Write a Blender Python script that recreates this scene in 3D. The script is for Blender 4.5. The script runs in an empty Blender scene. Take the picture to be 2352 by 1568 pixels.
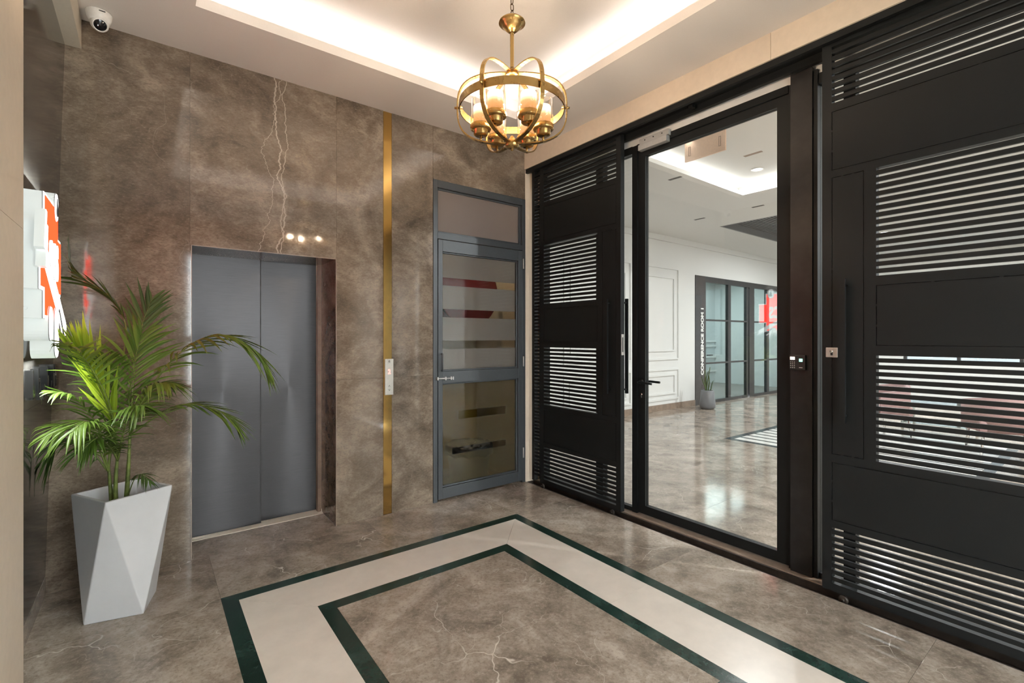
import bpy, math, random
from mathutils import Vector, Matrix
random.seed(7)
S = bpy.context.scene
COL = S.collection

# ------------------------------------------------------------------ camera
cam_d = bpy.data.cameras.new('camera')
cam = bpy.data.objects.new('camera', cam_d)
COL.objects.link(cam)
cam.location = (0, 0, 1.45)
cam.rotation_euler = (math.radians(90), 0, -math.atan2(834, 1091.3))
cam_d.sensor_width = 36.0
cam_d.lens = 36.0 * 1091.3 / 2352
cam_d.shift_y = -9.5 / 2352
cam_d.clip_start = 0.02
S.camera = cam

# ------------------------------------------------------------------ view, world, large lights
S.view_settings.view_transform = 'Standard'
S.view_settings.look = 'None'
S.view_settings.exposure = 1.6
S.view_settings.gamma = 1.0
S.view_settings.use_curve_mapping = False
S.cycles.use_denoising = True
S.cycles.max_bounces = 5
S.cycles.diffuse_bounces = 3
S.cycles.glossy_bounces = 3
S.cycles.transmission_bounces = 5
S.cycles.use_adaptive_sampling = True
S.cycles.adaptive_threshold = 0.15
S.cycles.transparent_max_bounces = 14
S.cycles.sample_clamp_indirect = 4.0
S.cycles.caustics_reflective = False
S.cycles.caustics_refractive = False

W = bpy.data.worlds.new('sky')
S.world = W
W.use_nodes = True
W.node_tree.nodes['Background'].inputs[0].default_value = (0.94, 0.97, 1.0, 1)
W.node_tree.nodes['Background'].inputs[1].default_value = 5.2


def area(name, loc, size, power, color, rot=(0, 0, 0), spread=180):
    d = bpy.data.lights.new(name, 'AREA')
    d.shape = 'RECTANGLE'
    d.size, d.size_y = size
    d.energy = power
    d.color = color
    d.spread = math.radians(spread)
    o = bpy.data.objects.new(name, d)
    COL.objects.link(o)
    o.location = loc
    o.rotation_euler = rot
    return o


COVE = (1.0, 0.975, 0.94)
TX0, TX1, TY0, TY1 = 0.207, 2.475, 0.48, 3.18       # foyer ceiling tray
UP = math.pi
PW = 1.35
# LED strips lying in the foyer ceiling cove
area('cove_led', ((TX0 + TX1) / 2, TY1 + 0.045, 3.345), (TX1 - TX0, 0.03), PW, COVE, (UP, 0, 0))
area('cove_led', ((TX0 + TX1) / 2, TY0 - 0.045, 3.345), (TX1 - TX0, 0.03), PW, COVE, (UP, 0, 0))
area('cove_led', (TX0 - 0.045, (TY0 + TY1) / 2, 3.345), (0.03, TY1 - TY0), PW * 1.15, COVE, (UP, 0, 0))
area('cove_led', (TX1 + 0.045, (TY0 + TY1) / 2, 3.345), (0.03, TY1 - TY0), PW * 1.15, COVE, (UP, 0, 0))
# LED strips in the lobby tray
LX0, LX1, LY0, LY1 = 3.75, 6.69, -1.0, 3.365
area('cove_led', ((LX0 + LX1) / 2, LY1 + 0.05, 3.53), (LX1 - LX0, 0.03), 2.2, COVE, (UP, 0, 0))
area('cove_led', (LX1 + 0.05, (LY0 + LY1) / 2, 3.53), (0.03, LY1 - LY0), 2.8, COVE, (UP, 0, 0))

# ------------------------------------------------------------------ mesh helpers
WL = {}


class MB:
    def __init__(s):
        s.v, s.f, s.sm = [], [], []

    def add(s, vs, fs, smooth=False):
        b = len(s.v)
        s.v += [tuple(p) for p in vs]
        for f in fs:
            s.f.append([i + b for i in f])
            s.sm.append(smooth)
        return s

    def box(s, x0, x1, y0, y1, z0, z1):
        x0, x1 = min(x0, x1), max(x0, x1)
        y0, y1 = min(y0, y1), max(y0, y1)
        z0, z1 = min(z0, z1), max(z0, z1)
        vs = [(x, y, z) for z in (z0, z1) for y in (y0, y1) for x in (x0, x1)]
        return s.add(vs, [(0, 2, 3, 1), (4, 5, 7, 6), (0, 1, 5, 4), (2, 6, 7, 3), (0, 4, 6, 2), (1, 3, 7, 5)])

    def tube(s, pts, r, n=8, caps=True):
        pts = [Vector(p) for p in pts]
        m = len(pts)
        rs = r if isinstance(r, (list, tuple)) else [r] * m
        t0 = (pts[1] - pts[0]).normalized()
        a = t0.orthogonal().normalized()
        vs, fs = [], []
        for i, p in enumerate(pts):
            t = (pts[min(i + 1, m - 1)] - pts[max(i - 1, 0)]).normalized()
            a = (a - t * a.dot(t)).normalized()
            b = t.cross(a)
            for k in range(n):
                w = 2 * math.pi * k / n
                vs.append(p + (a * math.cos(w) + b * math.sin(w)) * rs[i])
        for i in range(m - 1):
            for k in range(n):
                fs.append((i * n + k, i * n + (k + 1) % n, (i + 1) * n + (k + 1) % n, (i + 1) * n + k))
        s.add(vs, fs, True)
        if caps:
            b = len(s.v) - m * n
            s.f.append([b + k for k in range(n)][::-1]); s.sm.append(False)
            s.f.append([b + (m - 1) * n + k for k in range(n)]); s.sm.append(False)
        return s

    def lathe(s, prof, c=(0, 0, 0), n=24, M=None):
        """prof: list of (radius, height); revolved about z, closed when radius is 0"""
        vs, fs = [], []
        c = Vector(c)
        for r, z in prof:
            for k in range(n):
                w = 2 * math.pi * k / n
                p = Vector((r * math.cos(w), r * math.sin(w), z))
                if M:
                    p = M @ p
                vs.append(p + c)
        for i in range(len(prof) - 1):
            for k in range(n):
                fs.append((i * n + k, i * n + (k + 1) % n, (i + 1) * n + (k + 1) % n, (i + 1) * n + k))
        return s.add(vs, fs, True)

    def prism(s, poly, f0, f1):
        """poly: list of 2D points; f0/f1 map a 2D point to 3D for the two ends"""
        n = len(poly)
        vs = [f0(*p) for p in poly] + [f1(*p) for p in poly]
        fs = [list(range(n))[::-1], list(range(n, 2 * n))]
        for k in range(n):
            fs.append((k, (k + 1) % n, n + (k + 1) % n, n + k))
        return s.add(vs, fs)

    def build(s, name, mat, parent=None, bevel=0, smooth=None, mesh_only=False):
        xs = [p[0] for p in s.v]; ys = [p[1] for p in s.v]; zs = [p[2] for p in s.v]
        c = Vector(((min(xs) + max(xs)) / 2, (min(ys) + max(ys)) / 2, (min(zs) + max(zs)) / 2))
        me = bpy.data.meshes.new(name)
        me.from_pydata([Vector(p) - c for p in s.v], [], s.f)
        me.polygons.foreach_set('use_smooth', [bool(x) for x in (s.sm if smooth is None else [smooth] * len(s.f))])
        me.materials.append(mat)
        me.update()
        return link(name, me, c, parent, bevel)


def link(name, me, c, parent=None, bevel=0):
    o = bpy.data.objects.new(name, me)
    COL.objects.link(o)
    c = Vector(c)
    WL[o.name] = c
    if parent is not None:
        o.parent = parent
        o.location = c - WL[parent.name]
    else:
        o.location = c
    if bevel >= .0015:
        m = o.modifiers.new('bevel', 'BEVEL')
        m.width = bevel
        m.segments = 2
        m.limit_method = 'ANGLE'
    return o


def BOX(name, mat, parent, x0, x1, y0, y1, z0, z1, bevel=0):
    return MB().box(x0, x1, y0, y1, z0, z1).build(name, mat, parent, bevel)


def tag(o, label=None, cat=None, group=None, kind=None):
    if label: o['label'] = label
    if cat: o['category'] = cat
    if group: o['group'] = group
    if kind: o['kind'] = kind
    return o


def empty(name, loc, label=None, cat=None, group=None, kind=None):
    o = bpy.data.objects.new(name, None)
    COL.objects.link(o)
    o.location = loc
    o.empty_display_size = 0.1
    WL[o.name] = Vector(loc)
    return tag(o, label, cat, group, kind)


def text(name, body, mat, loc, size, X, Y, parent=None, extrude=0.002, offset=0.0, sx=1.0, shear=0.0):
    cu = bpy.data.curves.new(name, 'FONT')
    cu.body = body
    cu.size = size
    cu.extrude = extrude
    cu.offset = offset
    cu.align_x = 'CENTER'
    cu.align_y = 'CENTER'
    cu.shear = shear
    cu.materials.append(mat)
    tmp = bpy.data.objects.new(name, cu)
    COL.objects.link(tmp)
    me = bpy.data.meshes.new_from_object(tmp.evaluated_get(bpy.context.evaluated_depsgraph_get()))
    bpy.data.objects.remove(tmp)
    me.name = name
    o = bpy.data.objects.new(name, me)
    COL.objects.link(o)
    X, Y = Vector(X), Vector(Y)
    M = Matrix((X, Y, X.cross(Y))).transposed()
    o.rotation_euler = M.to_euler()
    o.scale = (sx, 1, 1)
    WL[o.name] = Vector(loc)
    if parent is not None:
        o.parent = parent
        o.location = Vector(loc) - WL[parent.name]
    else:
        o.location = loc
    return o


def holed(mb, u0, u1, v0, v1, holes, put):
    """cells of a rectangle minus the hole rectangles; put(mb,u0,u1,v0,v1)"""
    us = sorted({u0, u1, *[h[0] for h in holes], *[h[1] for h in holes]})
    vs = sorted({v0, v1, *[h[2] for h in holes], *[h[3] for h in holes]})
    us = [u for u in us if u0 <= u <= u1]
    vs = [v for v in vs if v0 <= v <= v1]
    for a, b in zip(us, us[1:]):
        for c, d in zip(vs, vs[1:]):
            m, n = (a + b) / 2, (c + d) / 2
            if not any(h[0] < m < h[1] and h[2] < n < h[3] for h in holes):
                put(mb, a, b, c, d)
    return mb


# ------------------------------------------------------------------ materials
def nm(name):
    m = bpy.data.materials.new(name)
    m.use_nodes = True
    nt = m.node_tree
    for n in list(nt.nodes):
        nt.nodes.remove(n)
    out = nt.nodes.new('ShaderNodeOutputMaterial')
    return m, nt, out


def pr(nt, out, color=(.8, .8, .8), rough=.5, metal=0.0, **kw):
    b = nt.nodes.new('ShaderNodeBsdfPrincipled')
    b.inputs['Base Color'].default_value = (*color, 1)
    b.inputs['Roughness'].default_value = rough
    b.inputs['Metallic'].default_value = metal
    for k, v in kw.items():
        b.inputs[k.replace('_', ' ')].default_value = v
    nt.links.new(b.outputs[0], out.inputs[0])
    return b


def N(nt, t, **kw):
    n = nt.nodes.new(t)
    for k, v in kw.items():
        setattr(n, k, v)
    return n


def mth(nt, op, a, b=None, clamp=False):
    n = nt.nodes.new('ShaderNodeMath')
    n.operation = op
    n.use_clamp = clamp
    for i, x in enumerate((a, b)):
        if x is None: continue
        if isinstance(x, (int, float)): n.inputs[i].default_value = x
        else: nt.links.new(x, n.inputs[i])
    return n.outputs[0]


def noise(nt, vec, scale, detail=4, rough=.55, dist=0.0):
    n = nt.nodes.new('ShaderNodeTexNoise')
    n.inputs['Scale'].default_value = scale
    n.inputs['Detail'].default_value = detail
    n.inputs['Roughness'].default_value = rough
    n.inputs['Distortion'].default_value = dist
    if vec is not None: nt.links.new(vec, n.inputs['Vector'])
    return n


def ramp(nt, fac, stops, interp='LINEAR'):
    r = nt.nodes.new('ShaderNodeValToRGB')
    r.color_ramp.interpolation = interp
    els = r.color_ramp.elements
    while len(els) < len(stops): els.new(0.5)
    for e, (p, c) in zip(els, stops):
        e.position = p
        e.color = (*c, 1) if len(c) == 3 else c
    nt.links.new(fac, r.inputs[0])
    return r.outputs[0]


def mix(nt, fac, a, b, mode='MIX'):
    n = nt.nodes.new('ShaderNodeMix')
    n.data_type = 'RGBA'
    n.blend_type = mode
    n.clamp_factor = True
    for s, x in ((n.inputs[0], fac), (n.inputs[6], a), (n.inputs[7], b)):
        if isinstance(x, (int, float)): s.default_value = x
        elif isinstance(x, tuple): s.default_value = (*x, 1)
        else: nt.links.new(x, s)
    return n.outputs[2]


def coords(nt, rnd=True, scale=(1, 1, 1), rot=(0, 0, 0)):
    tc = N(nt, 'ShaderNodeTexCoord')
    v = tc.outputs['Object']
    if rnd:
        oi = N(nt, 'ShaderNodeObjectInfo')
        sc = N(nt, 'ShaderNodeVectorMath', operation='SCALE')
        sc.inputs[0].default_value = (37.0, 21.0, 53.0)
        nt.links.new(oi.outputs['Random'], sc.inputs['Scale'])
        ad = N(nt, 'ShaderNodeVectorMath', operation='ADD')
        nt.links.new(v, ad.inputs[0]); nt.links.new(sc.outputs[0], ad.inputs[1])
        v = ad.outputs[0]
    raw = v
    if scale != (1, 1, 1) or rot != (0, 0, 0):
        mp = N(nt, 'ShaderNodeMapping')
        mp.inputs['Scale'].default_value = scale
        mp.inputs['Rotation'].default_value = rot
        nt.links.new(v, mp.inputs[0])
        v = mp.outputs[0]
    return raw, v


def bump(nt, b, h, strength=.2, dist=.01):
    n = nt.nodes.new('ShaderNodeBump')
    n.inputs['Strength'].default_value = strength
    n.inputs['Distance'].default_value = dist
    nt.links.new(h, n.inputs['Height'])
    nt.links.new(n.outputs[0], b.inputs['Normal'])


def marble(name, dark, mid, light, vein, rough=.1, rot=(0.6, 0.6, 0.4), veinamt=.75, bigvein=None, vscale=1.5, vmask=(.45, .64), spec=.5):
    m, nt, out = nm(name)
    b = pr(nt, out, rough=rough, Specular_IOR_Level=spec)
    raw, st = coords(nt, True, (1.0, 1.0, 1.9), rot)
    n1 = noise(nt, raw, 2.3, 4, .62, 1.0).outputs[0]
    n2 = noise(nt, st, 9.0, 4, .7, .4).outputs[0]
    n3 = noise(nt, st, 55.0, 5, .78).outputs[0]
    f = mth(nt, 'ADD', mth(nt, 'ADD', mth(nt, 'MULTIPLY', n1, .55), mth(nt, 'MULTIPLY', n2, .27)), mth(nt, 'MULTIPLY', n3, .18))
    col = ramp(nt, f, [(.38, dark), (.5, mid), (.62, light)])
    # crumbly dark flecks and pale chips
    col = mix(nt, ramp(nt, n3, [(.33, (.8, .8, .8)), (.47, (0, 0, 0))]), col, mix(nt, .6, col, dark))
    col = mix(nt, ramp(nt, n3, [(.56, (0, 0, 0)), (.72, (.6, .6, .6))]), col, light)
    # veins
    dn = noise(nt, raw, 1.6, 4, .6)
    sc = N(nt, 'ShaderNodeVectorMath', operation='SCALE'); sc.inputs['Scale'].default_value = .55
    nt.links.new(dn.outputs['Color'], sc.inputs[0])
    ad = N(nt, 'ShaderNodeVectorMath', operation='ADD')
    nt.links.new(raw, ad.inputs[0]); nt.links.new(sc.outputs[0], ad.inputs[1])
    for scl, w, amt, nsc in ((vscale, .0042, veinamt, 1.9), (vscale * 3.1, .008, veinamt * .5, 3.1)):
        vo = N(nt, 'ShaderNodeTexVoronoi', feature='DISTANCE_TO_EDGE')
        vo.inputs['Scale'].default_value = scl
        nt.links.new(ad.outputs[0], vo.inputs['Vector'])
        line = ramp(nt, vo.outputs['Distance'], [(0.0, (1, 1, 1)), (w, (0, 0, 0))])
        mask = ramp(nt, noise(nt, raw, nsc, 2, .6).outputs[0], [(vmask[0], (0, 0, 0)), (vmask[1], (1, 1, 1))])
        fac = mth(nt, 'MULTIPLY', mth(nt, 'MULTIPLY', line, mask), amt)
        col = mix(nt, fac, col, vein)
    if bigvein:
        tc = N(nt, 'ShaderNodeTexCoord')
        sp = N(nt, 'ShaderNodeSeparateXYZ'); nt.links.new(tc.outputs['Object'], sp.inputs[0])
        for x0, k, amp, w, fr in bigvein:
            nz = noise(nt, None, fr, 6, .62)
            cb = N(nt, 'ShaderNodeCombineXYZ')
            nt.links.new(sp.outputs[2], cb.inputs[2]); cb.inputs[0].default_value = x0 * 7
            nt.links.new(cb.outputs[0], nz.inputs['Vector'])
            off = mth(nt, 'MULTIPLY', mth(nt, 'SUBTRACT', nz.outputs[0], .5), amp)
            base = mth(nt, 'ADD', mth(nt, 'MULTIPLY', sp.outputs[2], k), x0)
            d = mth(nt, 'ABSOLUTE', mth(nt, 'SUBTRACT', sp.outputs[0], mth(nt, 'ADD', base, off)))
            br = mth(nt, 'MULTIPLY', noise(nt, raw, 14, 3).outputs[0], w * 2)
            fac = ramp(nt, mth(nt, 'DIVIDE', d, mth(nt, 'ADD', br, .0008)), [(.25, (.85, .85, .85)), (1.0, (0, 0, 0))])
            col = mix(nt, fac, col, vein)
    nt.links.new(col, b.inputs['Base Color'])
    rr = mth(nt, 'ADD', mth(nt, 'MULTIPLY', n3, .06), rough - .03)
    nt.links.new(rr, b.inputs['Roughness'])
    return m


def simple(name, color, rough=.5, metal=0.0, nz=None, bmp=0.0, nscale=60, **kw):
    m, nt, out = nm(name)
    b = pr(nt, out, color, rough, metal, **kw)
    raw, _ = coords(nt)
    n = noise(nt, raw, nscale, 4, .6).outputs[0]
    k = nz or .06
    c0 = tuple(c * (1 - k) for c in color)
    c1 = tuple(min(1, c * (1 + k)) for c in color)
    nt.links.new(ramp(nt, n, [(.3, c0), (.7, c1)]), b.inputs['Base Color'])
    if bmp: bump(nt, b, n, bmp, .002)
    return m


def glass(name, tint=(.96, .98, .97), ior=1.5, rough=0.0):
    m, nt, out = nm(name)
    ge = N(nt, 'ShaderNodeNewGeometry')
    dt = N(nt, 'ShaderNodeVectorMath', operation='DOT_PRODUCT')
    nt.links.new(ge.outputs['Normal'], dt.inputs[0]); nt.links.new(ge.outputs['Incoming'], dt.inputs[1])
    f0 = ((ior - 1) / (ior + 1)) ** 2
    k5 = mth(nt, 'POWER', mth(nt, 'SUBTRACT', 1.0, mth(nt, 'ABSOLUTE', dt.outputs['Value']), True), 5.0)
    fac = mth(nt, 'ADD', mth(nt, 'MULTIPLY', k5, 1 - f0), f0)
    tr = N(nt, 'ShaderNodeBsdfTransparent'); tr.inputs[0].default_value = (*tint, 1)
    gl = N(nt, 'ShaderNodeBsdfGlossy'); gl.inputs['Roughness'].default_value = rough
    mx = N(nt, 'ShaderNodeMixShader')
    nt.links.new(fac, mx.inputs[0]); nt.links.new(tr.outputs[0], mx.inputs[1]); nt.links.new(gl.outputs[0], mx.inputs[2])
    nt.links.new(mx.outputs[0], out.inputs[0])
    return m


def emit(name, color, strength):
    m, nt, out = nm(name)
    e = N(nt, 'ShaderNodeEmission')
    e.inputs[0].default_value = (*color, 1)
    e.inputs[1].default_value = strength
    nt.links.new(e.outputs[0], out.inputs[0])
    return m


WALLM = dict(dark=(.085, .064, .046), mid=(.168, .130, .096), light=(.29, .232, .178), vein=(.46, .39, .32))
M_wall = marble('brown_marble_wall', rough=.07, spec=.9, veinamt=.42, vmask=(.50, .70), **WALLM)
M_wallv = marble('brown_marble_wall_veined', rough=.07, spec=.9, veinamt=.5, vmask=(.47, .67), bigvein=[(.06, -.05, .30, .0055, 2.2), (.095, .02, .18, .003, 3.1), (-.02, .14, .5, .0018, 1.6)], **WALLM)
M_floor = marble('brown_marble_floor', (.165, .133, .104), (.315, .26, .21), (.485, .415, .35), (.76, .68, .59), rough=.11, rot=(.3, .2, .7), veinamt=.95, vscale=1.3)
M_green = marble('green_marble', (.008, .020, .016), (.015, .038, .030), (.028, .06, .05), (.16, .22, .21), rough=.16, veinamt=.35, vscale=6, rot=(.2, .1, 1.0))
M_white = simple('white_inlay_stone', (.70, .635, .565), .26, nz=.05, nscale=9)
M_ceil = simple('ceiling_paint', (.70, .655, .615), .85, nz=.02, bmp=.05, nscale=180)
M_beige = simple('beige_stone_cladding', (.70, .585, .465), .55, nz=.035, nscale=25)
M_beam = simple('cream_paint', (.62, .55, .45), .6, nz=.03)
M_black = simple('black_powder_coat', (.0082, .0096, .0102), .48, nz=.12, Specular_IOR_Level=.28, bmp=.06, nscale=240)
M_black_steel = simple('raw_black_steel', (.021, .020, .0205), .4, .2, nz=.35, nscale=7)
M_alu = simple('grey_painted_aluminium', (.062, .069, .076), .38, .2, nz=.05)
M_dkchan = simple('dark_brown_track', (.035, .026, .02), .5, .3, nz=.4, nscale=20)
M_sill = simple('brown_stone_sill', (.27, .20, .15), .4, nz=.2, nscale=16)
M_lobwall = simple('lobby_white_paint', (.74, .74, .72), .7, nz=.01)
M_plast = simple('white_plastic', (.78, .76, .73), .35)
M_dark = simple('dark_void', (.012, .012, .012), .6)
M_chrome = simple('chrome', (.75, .74, .72), .12, 1.0)
M_nickel = simple('satin_nickel', (.55, .52, .49), .38, .55)
M_closer = simple('silver_closer', (.52, .52, .51), .4, .5)
M_glass = glass('clear_glass', ior=1.62)
M_doorglass = glass('door_glass', ior=1.75)
M_paneglass = glass('film_backed_glass', ior=1.28)
M_winglass = glass('tinted_window_glass', (.27, .285, .29), 1.5)
M_teal = glass('tinted_meeting_glass', (.78, .85, .85), 1.6)
M_closet = simple('closet_paint', (.52, .44, .34), .8)
M_red = simple('red_hose_reel', (.17, .014, .013), .4)
M_binm = simple('grey_blue_bin', (.16, .17, .2), .45)
M_bag = simple('black_bin_liner', (.012, .012, .014), .3)
M_planter = simple('pale_grey_planter', (.62, .62, .63), .3, nz=.05, nscale=4)
M_soil = simple('dark_soil', (.05, .035, .025), .9, nz=.5, nscale=80, bmp=.6)
M_stem = simple('palm_stem', (.13, .17, .035), .5, nz=.4, nscale=30)


def leafmat(name, a, b, trans=.35):
    m, nt, out = nm(name)
    oi = N(nt, 'ShaderNodeObjectInfo')
    raw, _ = coords(nt)
    f = mth(nt, 'ADD', mth(nt, 'MULTIPLY', oi.outputs['Random'], .7), mth(nt, 'MULTIPLY', noise(nt, raw, 9).outputs[0], .3))
    col = ramp(nt, f, [(.1, a), (.9, b)])
    p = pr(nt, out, rough=.38)
    nt.links.new(col, p.inputs['Base Color'])
    tl = N(nt, 'ShaderNodeBsdfTranslucent'); nt.links.new(col, tl.inputs[0])
    mx = N(nt, 'ShaderNodeMixShader'); mx.inputs[0].default_value = trans
    nt.links.new(p.outputs[0], mx.inputs[1]); nt.links.new(tl.outputs[0], mx.inputs[2])
    nt.links.new(mx.outputs[0], out.inputs[0])
    return m


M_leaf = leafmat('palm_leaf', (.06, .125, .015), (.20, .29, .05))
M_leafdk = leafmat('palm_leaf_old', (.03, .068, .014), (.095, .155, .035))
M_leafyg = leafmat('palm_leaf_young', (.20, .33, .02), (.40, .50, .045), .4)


def brass(name, color, rough, aniso=.5):
    m, nt, out = nm(name)
    b = pr(nt, out, color, rough, 1.0)
    raw, st = coords(nt)
    n = noise(nt, st, 30, 2).outputs[0]
    nt.links.new(mth(nt, 'ADD', mth(nt, 'MULTIPLY', n, .06), rough - .03), b.inputs['Roughness'])
    return m


M_brass = brass('antique_brass', (.46, .30, .115), .28)
M_gold = brass('polished_gold_strip', (.62, .40, .13), .12, .2)


def brushed(name):
    m, nt, out = nm(name)
    b = pr(nt, out, (.037, .035, .036), .28, 1.0)
    b.inputs['Anisotropic'].default_value = .7
    b.inputs['Anisotropic Rotation'].default_value = .25
    tg = N(nt, 'ShaderNodeTangent', direction_type='RADIAL', axis='Y')
    nt.links.new(tg.outputs[0], b.inputs['Tangent'])
    raw, st = coords(nt, True, (3, 3, 400))
    n = noise(nt, st, 3, 4).outputs[0]
    nt.links.new(mth(nt, 'ADD', mth(nt, 'MULTIPLY', n, .10), .27), b.inputs['Roughness'])
    nt.links.new(ramp(nt, n, [(.3, (.031, .0295, .030)), (.7, (.046, .044, .045))]), b.inputs['Base Color'])
    return m


M_steel = brushed('brushed_steel')


def frosted(name, col, rough, tw):
    m, nt, out = nm(name)
    b = pr(nt, out, col, rough)
    b.inputs['Transmission Weight'].default_value = tw
    b.inputs['IOR'].default_value = 1.12
    b.inputs['Specular IOR Level'].default_value = .2
    return m


M_frost = frosted('frosted_film', (.30, .255, .235), .45, .45)
M_frost_low = frosted('bronze_frosted_film', (.55, .42, .26), .22, .88)


def candle():
    m, nt, out = nm('lit_candle_glass')
    tc = N(nt, 'ShaderNodeTexCoord')
    sp = N(nt, 'ShaderNodeSeparateXYZ'); nt.links.new(tc.outputs['Generated'], sp.inputs[0])
    col = ramp(nt, sp.outputs[2], [(.0, (.95, .42, .14)), (.4, (1, .52, .22)), (.68, (1, .72, .42)), (.88, (1, .86, .62))])
    st = ramp(nt, sp.outputs[2], [(.0, (.2, .2, .2)), (.45, (.27, .27, .27)), (.68, (.7, .7, .7)), (.9, (1, 1, 1))])
    e = N(nt, 'ShaderNodeEmission')
    nt.links.new(col, e.inputs[0])
    nt.links.new(mth(nt, 'MULTIPLY', st, 1.6), e.inputs[1])
    nt.links.new(e.outputs[0], out.inputs[0])
    return m


M_candle = candle()
M_lampglass = glass('clear_lamp_glass', (.97, .95, .92), 1.45)
M_signwhite = emit('sign_white_light', (1.0, 1.0, .97), 1.1)
def glowing(name, col, e):
    m, nt, out = nm(name)
    b = pr(nt, out, col, .45)
    b.inputs['Emission Color'].default_value = (.93, 1.0, .97, 1)
    b.inputs['Emission Strength'].default_value = e
    return m


M_signside = glowing('sign_side_light', (.5, .54, .52), .15)
M_signedge = simple('sign_edge_trim', (.20, .21, .21), .4)
M_signred = emit('sign_red_light', (1.0, .021, .006), 3.2)
M_signline = simple('sign_dark_outline', (.03, .03, .03), .5)
M_led = emit('downlight_glow', (1, .97, .92), 1.5)
M_red_led = emit('red_display', (1, .12, .1), 2.2)
M_grn_led = emit('green_sensor', (.35, 1, .7), .8)
M_lcd = emit('beige_display', (.9, .72, .6), .7)
M_txtdark = simple('dark_print', (.03, .03, .03), .5)
M_txtwhite = simple('white_print', (.85, .85, .83), .5)

# ------------------------------------------------------------------ floor
YB = 3.72
floor = empty('floor', (1.3, 1.5, 0), 'polished brown marble foyer floor with green and white inlaid border', kind='structure')
BOX('subfloor', M_dark, floor, -0.6, 3.012, -1.7, 4.2, -.06, -.021)
g = .0006


def slab(mat, name, x0, x1, y0, y1):
    return BOX(name, mat, floor, x0 + g, x1 - g, y0 + g, y1 - g, -.02, 0)


OX0, OX1, OY0, OY1 = .317, 2.404, .575, 3.08
for a, b in ((-.50, .317), (.317, 1.36), (1.36, 2.404), (2.404, 3.013)):
    slab(M_floor, 'marble_slab', a, b, OY1, YB)
for a, b in ((-1.7, -.6), (-.6, .575), (.575, 1.83), (1.83, 3.08)):
    slab(M_floor, 'marble_slab', -.50, OX0, a, b)
    slab(M_floor, 'marble_slab', OX1, 3.013, a, b)
slab(M_floor, 'marble_slab', OX0, 1.36, -1.7, OY0)
slab(M_floor, 'marble_slab', 1.36, OX1, -1.7, OY0)
slab(M_floor, 'marble_slab', .222, 1.142, YB, 4.055)


def ring(mat, name, d0, d1, splits=()):
    """four mitred strips of the inlaid border between insets d0 and d1"""
    a = [(OX0 + d0, OY0 + d0), (OX1 - d0, OY0 + d0), (OX1 - d0, OY1 - d0), (OX0 + d0, OY1 - d0)]
    b = [(OX0 + d1, OY0 + d1), (OX1 - d1, OY0 + d1), (OX1 - d1, OY1 - d1), (OX0 + d1, OY1 - d1)]
    for k in range(4):
        j = (k + 1) % 4
        fr = [0.0] + [f for kk, f in splits if kk == k] + [1.0]
        for f0, f1 in zip(fr, fr[1:]):
            def lp(p, q, f): return (p[0] + (q[0] - p[0]) * f, p[1] + (q[1] - p[1]) * f)
            if f0 == 0 and f1 == 1:
                poly = [a[k], a[j], b[j], b[k]]
            elif f0 == 0:
                pa = lp(a[k], a[j], f1); pb = (b[k][0], pa[1]) if k in (1, 3) else (pa[0], b[k][1])
                poly = [a[k], pa, pb, b[k]]
            elif f1 == 1:
                pa = lp(a[k], a[j], f0); pb = (b[k][0], pa[1]) if k in (1, 3) else (pa[0], b[k][1])
                poly = [pa, a[j], b[j], pb]
            cx = sum(p[0] for p in poly) / 4; cy = sum(p[1] for p in poly) / 4
            poly = [(p[0] + (cx - p[0]) * .0016, p[1] + (cy - p[1]) * .0016) for p in poly]
            MB().prism(poly, lambda x, y: (x, y, -.02), lambda x, y: (x, y, 0)).build(name, mat, floor)


ring(M_green, 'green_marble_strip', 0, .078)
ring(M_white, 'white_stone_strip', .078, .406, splits=((1, .46),))
ring(M_green, 'green_marble_strip', .406, .486)
slab(M_floor, 'marble_slab', OX0 + .486, OX1 - .486, OY0 + .486, OY1 - .486)

# ------------------------------------------------------------------ back wall with marble panels
ZC = 3.30
wb = empty('wall_back', (1.3, YB, 0), 'brown marble clad wall around the elevator opening', kind='structure')
mb = MB()
holed(mb, -.7, 3.25, -.05, 3.7, [(.200, 1.164, -.05, 2.072), (1.973, 3.008, -.05, 2.836)],
      lambda m, a, b, c, d: m.box(a, b, YB + .025, YB + .11, c, d))
mb.build('wall_core', M_dark, wb)


def wpan(x0, x1, z0, z1, mat=None, y=YB):
    return BOX('marble_panel', mat or M_wall, wb, x0 + g, x1 - g, y, y + .024, z0 + g, z1 - g)


ZJ = 1.121
wpan(-.60, .2115, ZJ, 3.31); wpan(-.60, .2115, 0, ZJ)
wpan(.2115, .222, 0, 2.05)
wpan(.2115, 1.146, 2.05, 3.31, M_wallv)
wpan(1.142, 1.520, 0, ZJ); wpan(1.146, 1.520, ZJ, 3.31)
wpan(1.598, 1.973, 0, ZJ); wpan(1.598, 1.973, ZJ, 3.31)
wpan(1.974, 3.008, 2.836, 3.31)
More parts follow.
